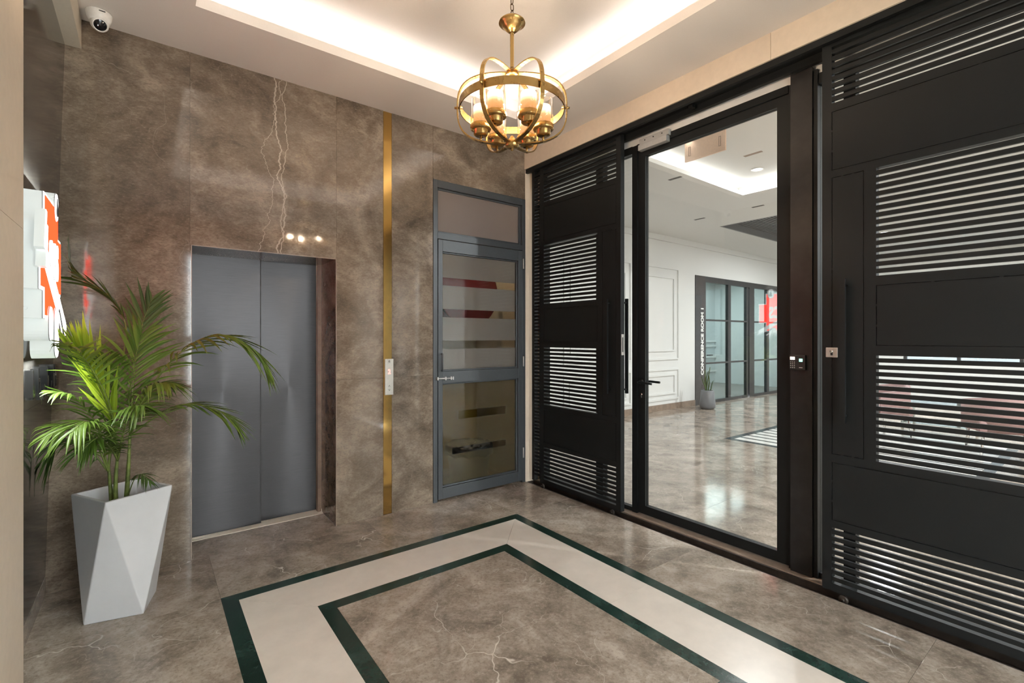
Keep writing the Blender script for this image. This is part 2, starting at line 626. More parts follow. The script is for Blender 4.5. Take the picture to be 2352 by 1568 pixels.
# elevator reveal
BOX('reveal_panel', M_wall, wb, 1.142, 1.162, YB + .024, 4.10, 0, 2.05)
BOX('reveal_panel', M_wall, wb, .202, .222, YB + .024, 4.10, 0, 2.05)
BOX('reveal_panel', M_wall, wb, .202, .686, YB + .024, 4.14, 2.05, 2.07)
BOX('reveal_panel', M_wall, wb, .687, 1.162, YB + .024, 4.14, 2.05, 2.07)
tr = MB().box(.2185, .2225, YB - .001, YB + .004, 0, 2.052).box(1.1415, 1.1455, YB - .001, YB + .004, 0, 2.05).box(.2185, 1.1455, YB - .001, YB + .004, 2.049, 2.053)
tr.build('edge_bevel', M_sill, wb)
BOX('plaster_return', M_beige, wb, 3.009, 3.25, YB - .002, YB + .024, -.005, 3.14)
BOX('return_foot', M_dkchan, wb, 3.0135, 3.25, YB - .0019, YB + .024, -.06, -.006)

t1 = tag(BOX('trim_1', M_gold, None, 1.5235, 1.5945, YB + .004, YB + .02, 0, 3.30), 'tall polished gold strip set into the marble wall', kind='structure')
BOX('trim_backing', M_dark, wb, 1.518, 1.6, YB + .02, YB + .03, 0, 3.3)
BOX('side_filler', M_wall, wb, 1.5945, 1.599, YB + .001, YB + .024, 0, 3.3)

# elevator doors
ed = empty('door_1', (.68, 4.12, 0), 'brushed steel two-leaf elevator door set deep in the marble wall', 'elevator door', kind='structure')
BOX('door_leaf', M_steel, ed, .19, .686, 4.12, 4.148, .008, 2.10, .001)
BOX('door_leaf', M_steel, ed, .64, 1.16, 4.165, 4.193, .008, 2.10, .001)
BOX('seam_shade_strip', M_dark, ed, .686, .693, 4.121, 4.150, .008, 2.10)  # dark strip standing in for the shaded seam between the leaves
BOX('jamb_post', M_sill, ed, 1.112, 1.141, 4.102, 4.16, 0, 2.05)
BOX('door_sill', M_beam, ed, .2, 1.16, 4.056, 4.22, -.02, .004)
BOX('header', M_dark, ed, .15, 1.2, 4.2, 4.26, -.02, 2.25)

# ------------------------------------------------------------------ call panel on the gold strip
cp = empty('elevator_call_panel', (1.566, YB - .004, .978), 'slim silver elevator call panel showing a red 2 on the gold strip', 'call panel')
BOX('plate', simple('call_plate', (.50, .49, .45), .35, .35), cp, 1.5305, 1.602, YB - .014, YB + .004, .978, 1.273, .0015)
text('floor_number', '2', M_red_led, (1.566, YB - .0155, 1.167), .052, (1, 0, 0), (0, 0, 1), cp, .0005, .001, .9)
for z, d in ((1.051, 1), (1.019, -1)):
    m = MB()
    for sgn in (-1, 1):
        m.tube([(1.566, YB - .0155, z + d * .007), (1.566 + sgn * .0075, YB - .0155, z - d * .007)], .0011, 6)
    m.build('arrow_button', M_txtdark, cp)
m = MB()
m.tube([(1.566 + .006 * math.cos(k * math.pi / 8), YB - .0152, 1.2535 + .006 * math.sin(k * math.pi / 8)) for k in range(17)], .0016, 6)
m.build('round_mark', M_txtdark, cp)
BOX('mark_line', M_txtdark, cp, 1.554, 1.578, YB - .0148, YB - .0138, 1.2405, 1.2425)

# ------------------------------------------------------------------ left wall: leaning dark gloss panel, pillar, beam
def lwx(z): return -.466 + .0266 * z


M_gloss = marble('dark_gloss_stone', (.035, .032, .030), (.05, .046, .043), (.075, .07, .064), (.12, .11, .1), rough=.10, veinamt=.2)
wl = empty('wall_left', (-.47, 3.0, 0), 'dark polished stone wall behind the lit sign', kind='structure')
Y0L = 1.9


def lpan(name, mat, y0, y1, z0, z1, th=.02):
    MB().add([(lwx(z0), y0, z0), (lwx(z0), y1, z0), (lwx(z1), y1, z1), (lwx(z1), y0, z1),
              (lwx(z0) - th, y0, z0), (lwx(z0) - th, y1, z0), (lwx(z1) - th, y1, z1), (lwx(z1) - th, y0, z1)],
             [(0, 1, 2, 3), (4, 7, 6, 5), (0, 4, 5, 1), (1, 5, 6, 2), (2, 6, 7, 3), (3, 7, 4, 0)]).build(name, mat, wl)


lpan('stone_panel', M_gloss, Y0L, YB, .105, 1.121)
lpan('stone_panel', M_gloss, Y0L, YB, 1.122, 3.13)
bbl = tag(BOX('baseboard_left', M_floor, None, lwx(0) - .02, lwx(0) + .004, Y0L, YB - .001, 0, .104), 'low brown marble skirting below the dark left wall', kind='structure')
bm = tag(BOX('trim_2', M_beam, None, -.56, -.312, Y0L, YB - .001, 3.128, ZC + .02), 'cream boxed beam along the top of the dark wall', kind='structure')
pil = empty('wall_left_near', (-.366, 1.0, 0), 'beige stone clad pier at the left edge', kind='structure')
for z0, z1 in ((0, 1.845), (1.8465, 3.4)):
    BOX('cladding_panel', M_beige, pil, -.56, -.366, -1.7, 2.475, z0, z1)

# ------------------------------------------------------------------ ceiling with lit tray
cl = empty('ceiling', (1.3, 1.5, ZC), 'painted ceiling with a recessed tray lit from a hidden cove', kind='structure')
mb = holed(MB(), -.6, 3.2, -1.7, 3.75, [(TX0 - .009, TX1 + .009, TY0 - .009, TY1 + .009)], lambda m, a, b, c, d: m.box(a, b, c, d, ZC, ZC + .02))
mb.build('soffit', M_ceil, cl)
lip = MB()
lip.box(TX0 - .018, TX0, TY0 - .018, TY1 + .018, ZC - .0005, ZC + .062)
lip.box(TX1, TX1 + .018, TY0 - .018, TY1 + .018, ZC - .0005, ZC + .062)
lip.box(TX0, TX1, TY0 - .018, TY0, ZC - .0005, ZC + .062)
lip.box(TX0, TX1, TY1, TY1 + .018, ZC - .0005, ZC + .062)
lip.build('cove_lip', M_ceil, cl)
ZT = 3.53
BOX('tray_ceiling', M_ceil, cl, TX0 - .2, TX1 + .2, TY0 - .2, TY1 + .2, ZT, ZT + .02)
wv = MB()
for a, b, c, d in ((TX0 - .14, TX0 - .12, TY0 - .14, TY1 + .14), (TX1 + .12, TX1 + .14, TY0 - .14, TY1 + .14),
                   (TX0 - .12, TX1 + .12, TY0 - .14, TY0 - .12), (TX0 - .12, TX1 + .12, TY1 + .12, TY1 + .14)):
    wv.box(a, b, c, d, ZC + .02, ZT)
wv.build('cove_side', M_ceil, cl)

# unseen front wall: glazed opening added behind the camera as daylight fill
wf = empty('wall_front', (1.3, -1.65, 0), 'unseen wall behind the viewpoint with glazing added for daylight fill', kind='structure')
mb = holed(MB(), -.6, 3.25, 0, 3.4, [(.45, 2.50, .05, 2.75)], lambda m, a, b, c, d: m.box(a, b, -1.72, -1.62, c, d))
mb.build('plaster', M_beige, wf)
for x in (.45, 1.445, 2.44):
    BOX('mullion', M_black, wf, x, x + .06, -1.70, -1.64, .05, 2.75)
for x in (.51, 1.505):
    BOX('pane', M_glass, wf, x, x + .935, -1.675, -1.665, .05, 2.75)
tag(BOX('ground_outside', simple('paving', (.3, .29, .27), .8), None, -6, 9, -9, -1.72, -.06, -.02), 'pale paving outside the added glazing', kind='structure')

# ------------------------------------------------------------------ right side: lintel, track, sill
wr = empty('wall_right', (3.0, 1.3, 3.13), 'beige lintel above the sliding doors', kind='structure')
for a, b in ((-1.7, .30), (.302, 1.338), (1.34, YB)):
    BOX('lintel_panel', M_beige, wr, 3.0, 3.15, a, b, 3.136, ZC + .02)
BOX('side_pier', M_beige, wr, 3.02, 3.3, -1.7, -.10, 0, 3.136)
wr2 = tag(BOX('wall_right_inner', M_lobwall, None, 3.205, 3.32, -1.7, 5.75, 3.032, 3.66), 'white plaster band above the glass door', kind='structure')

trk = empty('sliding_door_track', (3.08, 1.8, 3.1), 'long black steel top track of the sliding doors', 'track')
BOX('front_flange', M_black, trk, 3.012, 3.040, -.10, YB - .004, 3.097, 3.136, .001)
BOX('top_plate', M_black, trk, 3.04, 3.16, -.10, YB - .004, 3.120, 3.136)
BOX('back_flange', M_black, trk, 3.128, 3.16, -.10, 3.70, 3.075, 3.120)
BOX('stop_block', M_black, trk, 3.06, 3.10, 1.90, 1.93, 3.085, 3.120)

btr = empty('floor_track', (3.07, 1.8, 0), 'worn dark brown floor channel for the sliding doors', 'track')
BOX('channel_base', M_dkchan, btr, 3.0135, 3.13, -.10, YB - .004, -.055, -.04)
BOX('channel_side', M_dkchan, btr, 3.118, 3.132, -.10, YB - .004, -.055, -.004)
BOX('guide_rail', M_dkchan, btr, 3.066, 3.080, -.10, YB - .004, -.041, -.030)
th_ = empty('threshold', (3.2, 1.8, 0), 'brown stone threshold under the glass door', kind='structure')
for a, b in ((-.1, .99), (.99, 1.9), (1.9, 2.86), (2.86, YB)):
    BOX('sill_stone', M_sill, th_, 3.133, 3.30, a + g, b - g, -.03, .003)


# ------------------------------------------------------------------ sliding louvred doors
def sliding_door(yedge, d, label, ladder):
    XF, XB = 3.05, 3.096

    def Y(a): return yedge + d * a
    wid = 1.126
    e = empty('sliding_door', (XF, Y(wid / 2), .027), label, 'sliding door', 'sliding louvred doors')

    def part(name, a0, a1, z0, z1, x0=XF, x1=XB, mat=M_black, bv=.0012):
        return BOX(name, mat, e, x0, x1, Y(a0), Y(a1), z0, z1, bv)
    ZT_, ZB_ = 3.112, .027
    part('stile', 0, .048, ZB_, ZT_)
    part('stile', .947, 1.005, ZB_, ZT_)
    part('stile', 1.09, wid, ZB_, ZT_)
    part('stile', .199, .253, .795, 2.346)
    for z0, z1, a0, a1 in ((3.080, ZT_, .048, .947), (2.716, 2.763, .048, .947), (2.346, 2.387, .048, .947),
                           (1.722 + .003, 1.775, .253, .947), (1.354, 1.410 - .003, .253, .947),
                           (.749, .795, .048, .947), (.383, .424, .048, .947), (ZB_, .070, .048, .947)):
        part('rail', a0, a1, z0, z1)
    q = .003
    for a0, a1, z0, z1 in ((.048, .947, 2.387, 2.716), (.048, .199, .795, 2.346), (.253, .947, 1.407, 1.725), (.048, .947, .424, .749)):
        m = MB().box(XF + .0008, XF + .004, Y(a0 + q), Y(a1 - q), z0 + q, z1 - q)
        # small uncut tabs bridging the groove
        for f in (.33, .67):
            ya = a0 + (a1 - a0) * f
            for zz in (z0, z1):
                m.box(XF + .0012, XF + .004, Y(ya - .006), Y(ya + .006), zz - q * .9, zz + q * .9)
            zz = z0 + (z1 - z0) * f
            for aa in (a0, a1):
                m.box(XF + .0012, XF + .004, Y(aa - q * .9), Y(aa + q * .9), zz - .006, zz + .006)
        m.build('panel_sheet', M_black, e)
        part('panel_back', a0, a1, z0, z1, XF + .016, XB - .002, M_dark, 0)
    # louvre slats share one mesh per length
    def slats(a0, a1, z0, z1, n, me=None):
        p = (z1 - z0) / (n + .38)
        h = p * .62
        for k in range(n):
            zc = z0 + p * .38 + k * p + h / 2
            if me is None or abs(me[1] - h) > 1e-4:
                o = BOX('slat', M_black, e, XF + .002, XF + .017, Y(a0), Y(a1), zc - h / 2, zc + h / 2, .001)
                me = (o.data, h)
            else:
                link('slat', me[0], (XF + .0095, Y((a0 + a1) / 2), zc), e, .001)
        return me
    s1 = slats(.048, .947, 2.763, 3.080, 8)
    slats(.048, .947, .070, .383, 8, s1)
    s2 = slats(.253, .947, 1.775, 2.346, 15)
    slats(.253, .947, .795, 1.354, 15)
    if ladder:
        me = None
        for z0, z1, n in ((.070, .404, 9), (.424, .770, 10), (.790, 1.38, 16), (1.395, 1.75, 10), (1.765, 2.366, 17), (2.386, 2.74, 10), (2.76, 3.08, 9)):
            me = slats(1.005, 1.09, z0, z1, n, me)
        for zz in (.414, .780, 1.3875, 1.757, 2.376, 2.75):
            part('rail', 1.005, 1.09, zz - .008, zz + .008)
    # pull handles front and back
    for xs, xe, aa, z0, z1 in ((XF - .048, XF - .030, .115, .985, 1.77), (XB + .045, XB + .063, .02, .985, 1.77)):
        h = BOX('pull_handle', M_black, e, xs, xe, Y(aa - .012), Y(aa + .012), z0, z1, .001)
        for zz in (z0 + .035, z1 - .035):
            x0, x1 = (xe, XF) if xs < XF else (XB, xs)
            MB().tube([(x0, Y(aa), zz), (x1, Y(aa), zz)], .008, 10).build('standoff', M_black, h)
    # bottom wheels
    for a in (.10, .98):
        w = empty('wheel', ((XF + XB) / 2, Y(a), -.003))
        w.parent = e
        w.location = WL[w.name] - WL[e.name]
        R = Matrix.Rotation(math.pi / 2, 3, 'Y')
        MB().lathe([(0, -.009), (.018, -.009), (.024, -.007), (.024, .007), (.018, .009), (0, .009)], (XF + .012, Y(a), -.006), 20, R).build('tyre', M_dkchan, w)
        MB().lathe([(0, -.014), (.009, -.014), (.009, -.008)], (XF + .012, Y(a), -.006), 12, R).build('hub', M_dkchan, w)
    return e, Y


er, YR = sliding_door(1.079, -1, 'nearer black louvred sliding door at the right edge with silver lock', False)
el, YL = sliding_door(2.535, 1, 'farther black louvred sliding door beside the grey side door', True)
# lock escutcheon on the right door
lk = BOX('lock_plate', M_nickel, er, 3.043, 3.051, YR(.050) - .028, YR(.050) + .030, 1.338, 1.393, .003)
MB().lathe([(0, 0), (.0085, 0), (.0085, -.004), (0, -.004)], (3.042, YR(.050), 1.372), 16, Matrix.Rotation(math.pi / 2, 3, 'Y')).build('key_cylinder', M_chrome, lk)
BOX('key_slot', M_dark, lk, 3.0415, 3.0435, YR(.050) - .0055, YR(.050) + .0055, 1.349, 1.366)
# strike plate on the edge of the left door
sp_ = BOX('strike_plate', M_nickel, el, 3.058, 3.088, 2.5325, 2.536, 1.305, 1.475)
BOX('strike_slot', M_dark, sp_, 3.066, 3.08, 2.532, 2.5335, 1.33, 1.45)

# ------------------------------------------------------------------ glass door screen
XG0, XG1 = 3.205, 3.255
fr = empty('window_1', (3.23, 1.8, 0), 'black framed fixed glass screen beside the glass door', kind='structure')
for y0, y1 in ((2.853, 2.936), (2.485, 2.534), (.961, 1.02), (3.62, YB - .004), (-.10, -.04)):
    BOX('mullion', M_black, fr, XG0 - .01, XG1, y0, y1, .003, 3.032, .001)
BOX('head_rail', M_black, fr, XG0 - .01, XG1, 1.32, 2.485, 2.987, 3.036, .001)
BOX('head_rail', M_black, fr, XG0 - .01, XG1, 2.534, 2.853, 2.975, 3.036, .001)
BOX('head_rail', M_black, fr, XG0 - .01, XG1, 2.936, 3.62, 2.975, 3.036, .001)
BOX('head_rail', M_black, fr, XG0 - .01, XG1, -.04, .961, 2.975, 3.036, .001)
BOX('head_rail', M_black, fr, XG0 - .01, XG1, 1.02, 1.151, 2.975, 3.036, .001)
for y0, y1 in ((2.534, 2.853), (2.936, 3.62), (-.04, .961), (1.02, 1.151)):
    BOX('sill_rail', M_black, fr, XG0, XG1 - .005, y0, y1, .003, .035, .001)
    BOX('pane', M_glass, fr, 3.224, 3.234, y0, y1, .035, 2.975)
BOX('steel_post', M_black_steel, fr, 3.172, 3.27, 1.1755, 1.297, .003, 3.078, .001)
BOX('post_profile', M_black, fr, 3.185, XG1, 1.151, 1.175, .003, 3.06, .001)
BOX('jamb', M_black, fr, 3.195, XG1, 1.298, 1.316, .003, 3.032, .001)

gd = empty('door_2', (3.23, 1.9, .01), 'tall black framed clear glass door into the lobby', 'glass door', kind='structure')
BOX('stile', M_black, gd, XG0, XG1 - .005, 2.411, 2.477, .012, 2.983, .001)
BOX('stile', M_black, gd, XG0, XG1 - .005, 1.320, 1.391, .012, 2.983, .001)
BOX('rail', M_black, gd, XG0, XG1 - .005, 1.391, 2.411, 2.925, 2.983, .001)
BOX('rail', M_black, gd, XG0, XG1 - .005, 1.391, 2.411, .012, .080, .001)
BOX('pane', M_doorglass, gd, 3.222, 3.232, 1.391, 2.411, .08, 2.925)
lv = MB().tube([(XG0 - .002, 2.446, 1.085), (XG0 - .045, 2.446, 1.085), (XG0 - .05, 2.435, 1.085), (XG0 - .05, 2.33, 1.082), (XG0 - .045, 2.315, 1.08)], .0095, 10)
lv.lathe([(0, .0), (.024, .0), (.024, -.008), (0, -.008)], (XG0, 2.446, 1.085), 16, Matrix.Rotation(math.pi / 2, 3, 'Y'))
lv.build('lever_handle', M_black, gd)
lv = MB().tube([(XG1, 2.446, 1.085), (XG1 + .04, 2.446, 1.085), (XG1 + .045, 2.435, 1.085), (XG1 + .045, 2.34, 1.083)], .0095, 10)
lv.build('lever_handle', M_black, gd)
MB().lathe([(0, 0), (.009, 0), (.009, -.006), (0, -.006)], (XG0, 2.446, .985), 12, Matrix.Rotation(math.pi / 2, 3, 'Y')).box(XG0 - .005, XG0, 2.44, 2.452, .955, .985).build('key_cylinder', M_chrome, gd)

# magnetic lock on the head
ml = empty('magnetic_lock', (3.19, 2.30, 3.0), 'silver magnetic lock bar at the top corner of the glass door', 'door lock')
BOX('lock_body', M_closer, ml, 3.160, 3.195, 2.165, 2.435, 3.008, 3.052, .002)
BOX('mount_plate', M_closer, ml, 3.150, 3.196, 2.175, 2.44, 2.96, 3.004, .002)
for y in (2.22, 2.30, 2.38):
    MB().lathe([(0, -.002), (.005, -.002), (.005, .002)], (3.159, y, 3.032), 10, Matrix.Rotation(math.pi / 2, 3, 'Y')).build('screw', M_dark, ml)
MB().tube([(3.18, 2.41, 3.05), (3.18, 2.425, 3.075), (3.185, 2.405, 3.10), (3.20, 2.39, 3.11)], .003, 6).build('wire', M_plast, ml)

# access keypad on the post
kp = empty('access_keypad', (3.172, 1.243, 1.25), 'black fingerprint access keypad on the steel post', 'keypad')
kb = BOX('body', simple('black_plastic', (.02, .02, .02), .25), kp, 3.148, 3.172, 1.205, 1.295, 1.252, 1.342, .003)
XK = 3.1475
BOX('display', M_lcd, kp, XK - .001, XK + .001, 1.262, 1.289, 1.312, 1.331)
BOX('fingerprint_sensor', M_grn_led, kp, XK - .001, XK + .001, 1.219, 1.238, 1.302, 1.320)
for r in range(4):
    for c in range(3):
        BOX('key', M_txtwhite, kp, XK - .001, XK + .001, 1.2855 - c * .0105 - .0025, 1.2855 - c * .0105 + .0025, 1.264 + r * .0115 - .0018, 1.264 + r * .0115 + .0018)
BOX('logo_mark', M_txtwhite, kp, XK - .001, XK + .001, 1.219, 1.238, 1.264, 1.2675)

# ------------------------------------------------------------------ grey side door with frosted bands
sd = empty('door_3', (2.49, YB, 0), 'grey aluminium side door with frosted glass and fanlight', 'door', kind='structure')
YD0, YD1 = YB - .008, YB + .05


def dp(name, x0, x1, z0, z1, y0=YD0, y1=YD1, mat=M_alu, bv=.002, par=None):
    return BOX(name, mat, par or sd, x0, x1, y0, y1, z0, z1, bv)


dp('frame_jamb', 1.974, 2.014, .0, 2.834); dp('frame_jamb', 2.966, 3.007, .0, 2.834)
dp('frame_head', 2.014, 2.966, 2.768, 2.834)
dp('transom_bar', 2.014, 2.966, 2.318, 2.372)
for a, b, c, d in ((2.014, 2.03, 2.372, 2.768), (2.938, 2.966, 2.372, 2.768), (2.03, 2.938, 2.372, 2.39), (2.03, 2.938, 2.752, 2.768)):
    dp('glazing_bead', a, b, c, d, YB + .012, YB + .045, bv=.003)
dp('fanlight_film', 2.03, 2.938, 2.39, 2.752, YB + .024, YB + .030, M_frost, 0)
lf = dp('leaf_stile', 2.018, 2.062, .022, 2.312, YB - .014, YB + .036)
dp('leaf_stile', 2.912, 2.962, .022, 2.312, YB - .014, YB + .036)
dp('leaf_rail', 2.062, 2.912, 2.208, 2.312, YB - .014, YB + .036)
dp('leaf_rail', 2.062, 2.912, 1.043, 1.148, YB - .014, YB + .036)
dp('leaf_rail', 2.062, 2.912, .022, .118, YB - .014, YB + .036)
for z0, z1 in ((1.148, 2.208), (.118, 1.043)):
    m = MB()
    for a, b, c, d in ((2.062, 2.071, z0, z1), (2.898, 2.912, z0, z1), (2.071, 2.898, z0, z0 + .014), (2.071, 2.898, z1 - .012, z1)):
        m.box(a, b, YB + .002, YB + .03, c, d)
    m.build('glazing_bead', M_alu, sd, .003)
    BOX('pane', M_paneglass, sd, 2.071, 2.898, YB + .016, YB + .021, z0 + .014, z1 - .012)
YFm0, YFm1 = YB + .0225, YB + .0255


def film(x0, x1, z0, z1): BOX('frosted_film', M_frost if z0 > 1.1 else M_frost_low, sd, x0, x1, YFm0, YFm1, z0, z1)


zs = [1.162, 1.347, 1.421, 1.630, 1.704, 1.915, 1.985, 2.196]
for k in range(0, 8, 2):
    film(2.071, 2.898, zs[k], zs[k + 1])
zs = [.132, .390, .449, .704, .779, 1.031]
for k in range(0, 6, 2):
    film(2.071, 2.898, zs[k], zs[k + 1])
for z0, z1 in ((.390, .449), (.704, .779)):
    film(2.071, 2.18 if z0 < .5 else 2.245, z0, z1); film(2.784, 2.898, z0, z1)
hb = MB().tube([(2.04, YB - .05, 1.15), (2.04, YB - .05, 1.31)], .007, 10)
for z in (1.155, 1.305): hb.tube([(2.04, YB - .05, z), (2.055, YB - .012, z)], .006, 8)
hb.build('pull_handle', M_alu, sd)
bl = MB().tube([(2.0, YB - .022, 1.088), (2.165, YB - .022, 1.085)], .006, 10).box(2.002, 2.012, YB - .03, YB - .006, 1.074, 1.102)
for x in (2.085, 2.14, 2.16): bl.box(x - .006, x + .006, YB - .031, YB - .012, 1.072, 1.1)
bl.build('slide_bolt', M_closer, sd)
for z in (2.185, 1.21, .30):
    MB().tube([(2.972, YB - .02, z - .05), (2.972, YB - .02, z + .05)], .007, 8).build('hinge', M_closer, sd)

# closet behind the side door
ck = empty('wall_closet', (2.5, 4.3, 0), 'small service closet behind the frosted side door', kind='structure')
YC = 4.62
BOX('closet_wall', M_closet, ck, 1.9, 3.1, YC, YC + .05, 0, 2.95)
BOX('closet_wall', M_closet, ck, 1.88, 1.9, YB + .12, YC, 0, 2.95)
BOX('closet_wall', M_closet, ck, 3.009, 3.12, YB + .112, YC, -.03, 2.95)
BOX('closet_ceiling', M_closet, ck, 1.88, 3.12, YB + .05, YC + .05, 2.95, 2.97)
BOX('closet_floor', M_floor, ck, 1.88, 3.008, YB, YC + .05, -.03, -.002)
BOX('golden_glow_board', simple('golden_glow_tint', (.34, .21, .04), .5), ck, 1.9, 3.008, YC - .02, YC - .001, 0, 1.08)  # board added in mustard to imitate a golden glow low in the closet
clamp_ = area('closet_fill_light', (2.5, 3.90, 2.93), (.25, .10), 2.2, (1, .80, .52))  # unseen light added so the closet is not dark
BOX('fill_light_housing', M_plast, ck, 2.36, 2.64, 3.84, 3.96, 2.934, 2.95)  # housing made up for the added closet light

hr = empty('fire_hose_reel', (2.58, 4.25, 1.9), 'red fire hose reel seen through the frosted side door', 'hose reel')
RY = Matrix.Rotation(math.pi / 2, 3, 'X')
cR = (2.575, 4.12, 1.90)
MB().lathe([(.05, .06), (.33, .06), (.345, .05), (.345, .04), (.33, .03), (.05, .03)], cR, 36, RY).build('side_disc', M_red, hr)
MB().lathe([(.05, -.13), (.33, -.13), (.345, -.14), (.345, -.15), (.33, -.16), (.05, -.16)], cR, 36, RY).build('side_disc', M_red, hr)
m = MB()
for k in range(4):
    rr = .17 + .035 * k
    m.tube([(cR[0] + rr * math.cos(w * math.pi / 16), cR[1] + .03 + .02 * k, cR[2] + rr * math.sin(w * math.pi / 16)) for w in range(33)], .017, 8)
m.build('coiled_hose', M_bag, hr)
MB().lathe([(0, .08), (.05, .08), (.06, .05), (.06, -.2), (.03, -.45)], cR, 18, RY).build('hub', M_red, hr)

bn = empty('waste_bin', (2.52, 4.0, 0), 'grey-blue waste bin with black liner behind the frosted lower pane', 'bin')
prof = []
bx, by = 2.52, 4.0
MB().lathe([(0, .0), (.17, .0), (.18, .01), (.215, .36), (.225, .37), (.225, .395), (.205, .395), (.17, .03), (0, .03)], (bx, by, 0), 28).build('bin_body', M_binm, bn)
m = MB()
vs, fs = [], []
for j, (r, z) in enumerate(((.20, .33), (.214, .402), (.232, .40), (.236, .34), (.23, .31))):
    for k in range(36):
        w = 2 * math.pi * k / 36
        rr = r + .006 * math.sin(k * 2.3 + j)
        vs.append((bx + rr * math.cos(w), by + rr * math.sin(w), z + .012 * math.sin(k * 1.7 + j * 2)))
for j in range(4):
    for k in range(36):
        fs.append((j * 36 + k, j * 36 + (k + 1) % 36, (j + 1) * 36 + (k + 1) % 36, (j + 1) * 36 + k))
m.add(vs, fs, True).build('bin_liner', M_bag, bn)

# ------------------------------------------------------------------ chandelier
CHX, CHY = 1.385, 1.812
ch = empty('chandelier', (CHX, CHY, 2.35), 'antique brass caged chandelier with six glowing glass cups', 'chandelier')
fa = -math.atan2(834, 1091.3)          # arms fan out from the viewing direction


def az(k):
    w = math.pi / 2 + fa + math.radians(30 + 60 * k)
    return Vector((math.cos(w), math.sin(w), 0))


HC, HB, HA = 2.548, .170, .262


def hoop_half(dirv, n=26):
    """profile of one cage arm from the top hub round to the bottom hub"""
    pts = []
    for i in range(n + 1):
        w = math.pi / 2 - math.pi * i / n
        cc, ss = math.cos(w), math.sin(w)
        e_ = 2 / 3.0
        r = HA * abs(cc) ** e_
        z = HB * (abs(ss) ** e_) * (1 if ss >= 0 else -1)
        pts.append(Vector((CHX, CHY, HC)) + dirv * r + Vector((0, 0, z)))
    return pts


def band(pts, side, wd, tk, closed=False):
    m = MB()
    n = len(pts)
    vs, fs = [], []
    for i, p in enumerate(pts):
        t = (pts[(i + 1) % n if closed else min(i + 1, n - 1)] - pts[(i - 1) % n if closed else max(i - 1, 0)]).normalized()
        s_ = side(i)
        nn = t.cross(s_).normalized()
        for a, b in ((-1, -1), (1, -1), (1, 1), (-1, 1)):
            vs.append(p + s_ * (a * wd / 2) + nn * (b * tk / 2))
    for i in range(n if closed else n - 1):
        j = (i + 1) % n
        for k in range(4):
            fs.append((i * 4 + k, i * 4 + (k + 1) % 4, j * 4 + (k + 1) % 4, j * 4 + k))
    return m.add(vs, fs)


for k in range(6):
    d = az(k)
    sd_ = Vector((-d.y, d.x, 0))
    band(hoop_half(d), lambda i: sd_, .020, .006).build('cage_arm', M_brass, ch)
    pb = Vector((CHX, CHY, HC + .003)) + d * .268
    MB().tube([pb - d * .03, pb + d * .008], .006, 10).build('bolt', M_brass, ch)
rp = [Vector((CHX + .250 * math.cos(w * math.pi / 36), CHY + .250 * math.sin(w * math.pi / 36), HC + .003)) for w in range(72)]
band(rp, lambda i: Vector((0, 0, 1)), .036, .005, True).build('band_ring', M_brass, ch)
c0 = (CHX, CHY, 0)
MB().lathe([(0, 2.742), (.012, 2.742), (.016, 2.735), (.026, 2.728), (.026, 2.712), (.034, 2.708), (.034, 2.700), (0, 2.700)], c0, 24).build('top_hub', M_brass, ch)
MB().lathe([(0, 2.415), (.007, 2.415), (.012, 2.405), (.016, 2.40), (.030, 2.388), (.034, 2.378), (.034, 2.364), (.022, 2.358), (.008, 2.356), (.006, 2.346), (0, 2.344)], c0, 24).build('bottom_hub', M_brass, ch)
MB().lathe([(.0095, 2.735), (.0095, 2.915)], c0, 16).build('stem', M_brass, ch)
MB().lathe([(0, 2.990), (.008, 2.988), (.012, 2.978), (.05, 2.972), (.062, 2.962), (.064, 2.955), (.05, 2.950), (.046, 2.940), (.016, 2.912), (0, 2.912)], c0, 32).build('canopy', M_brass, ch)
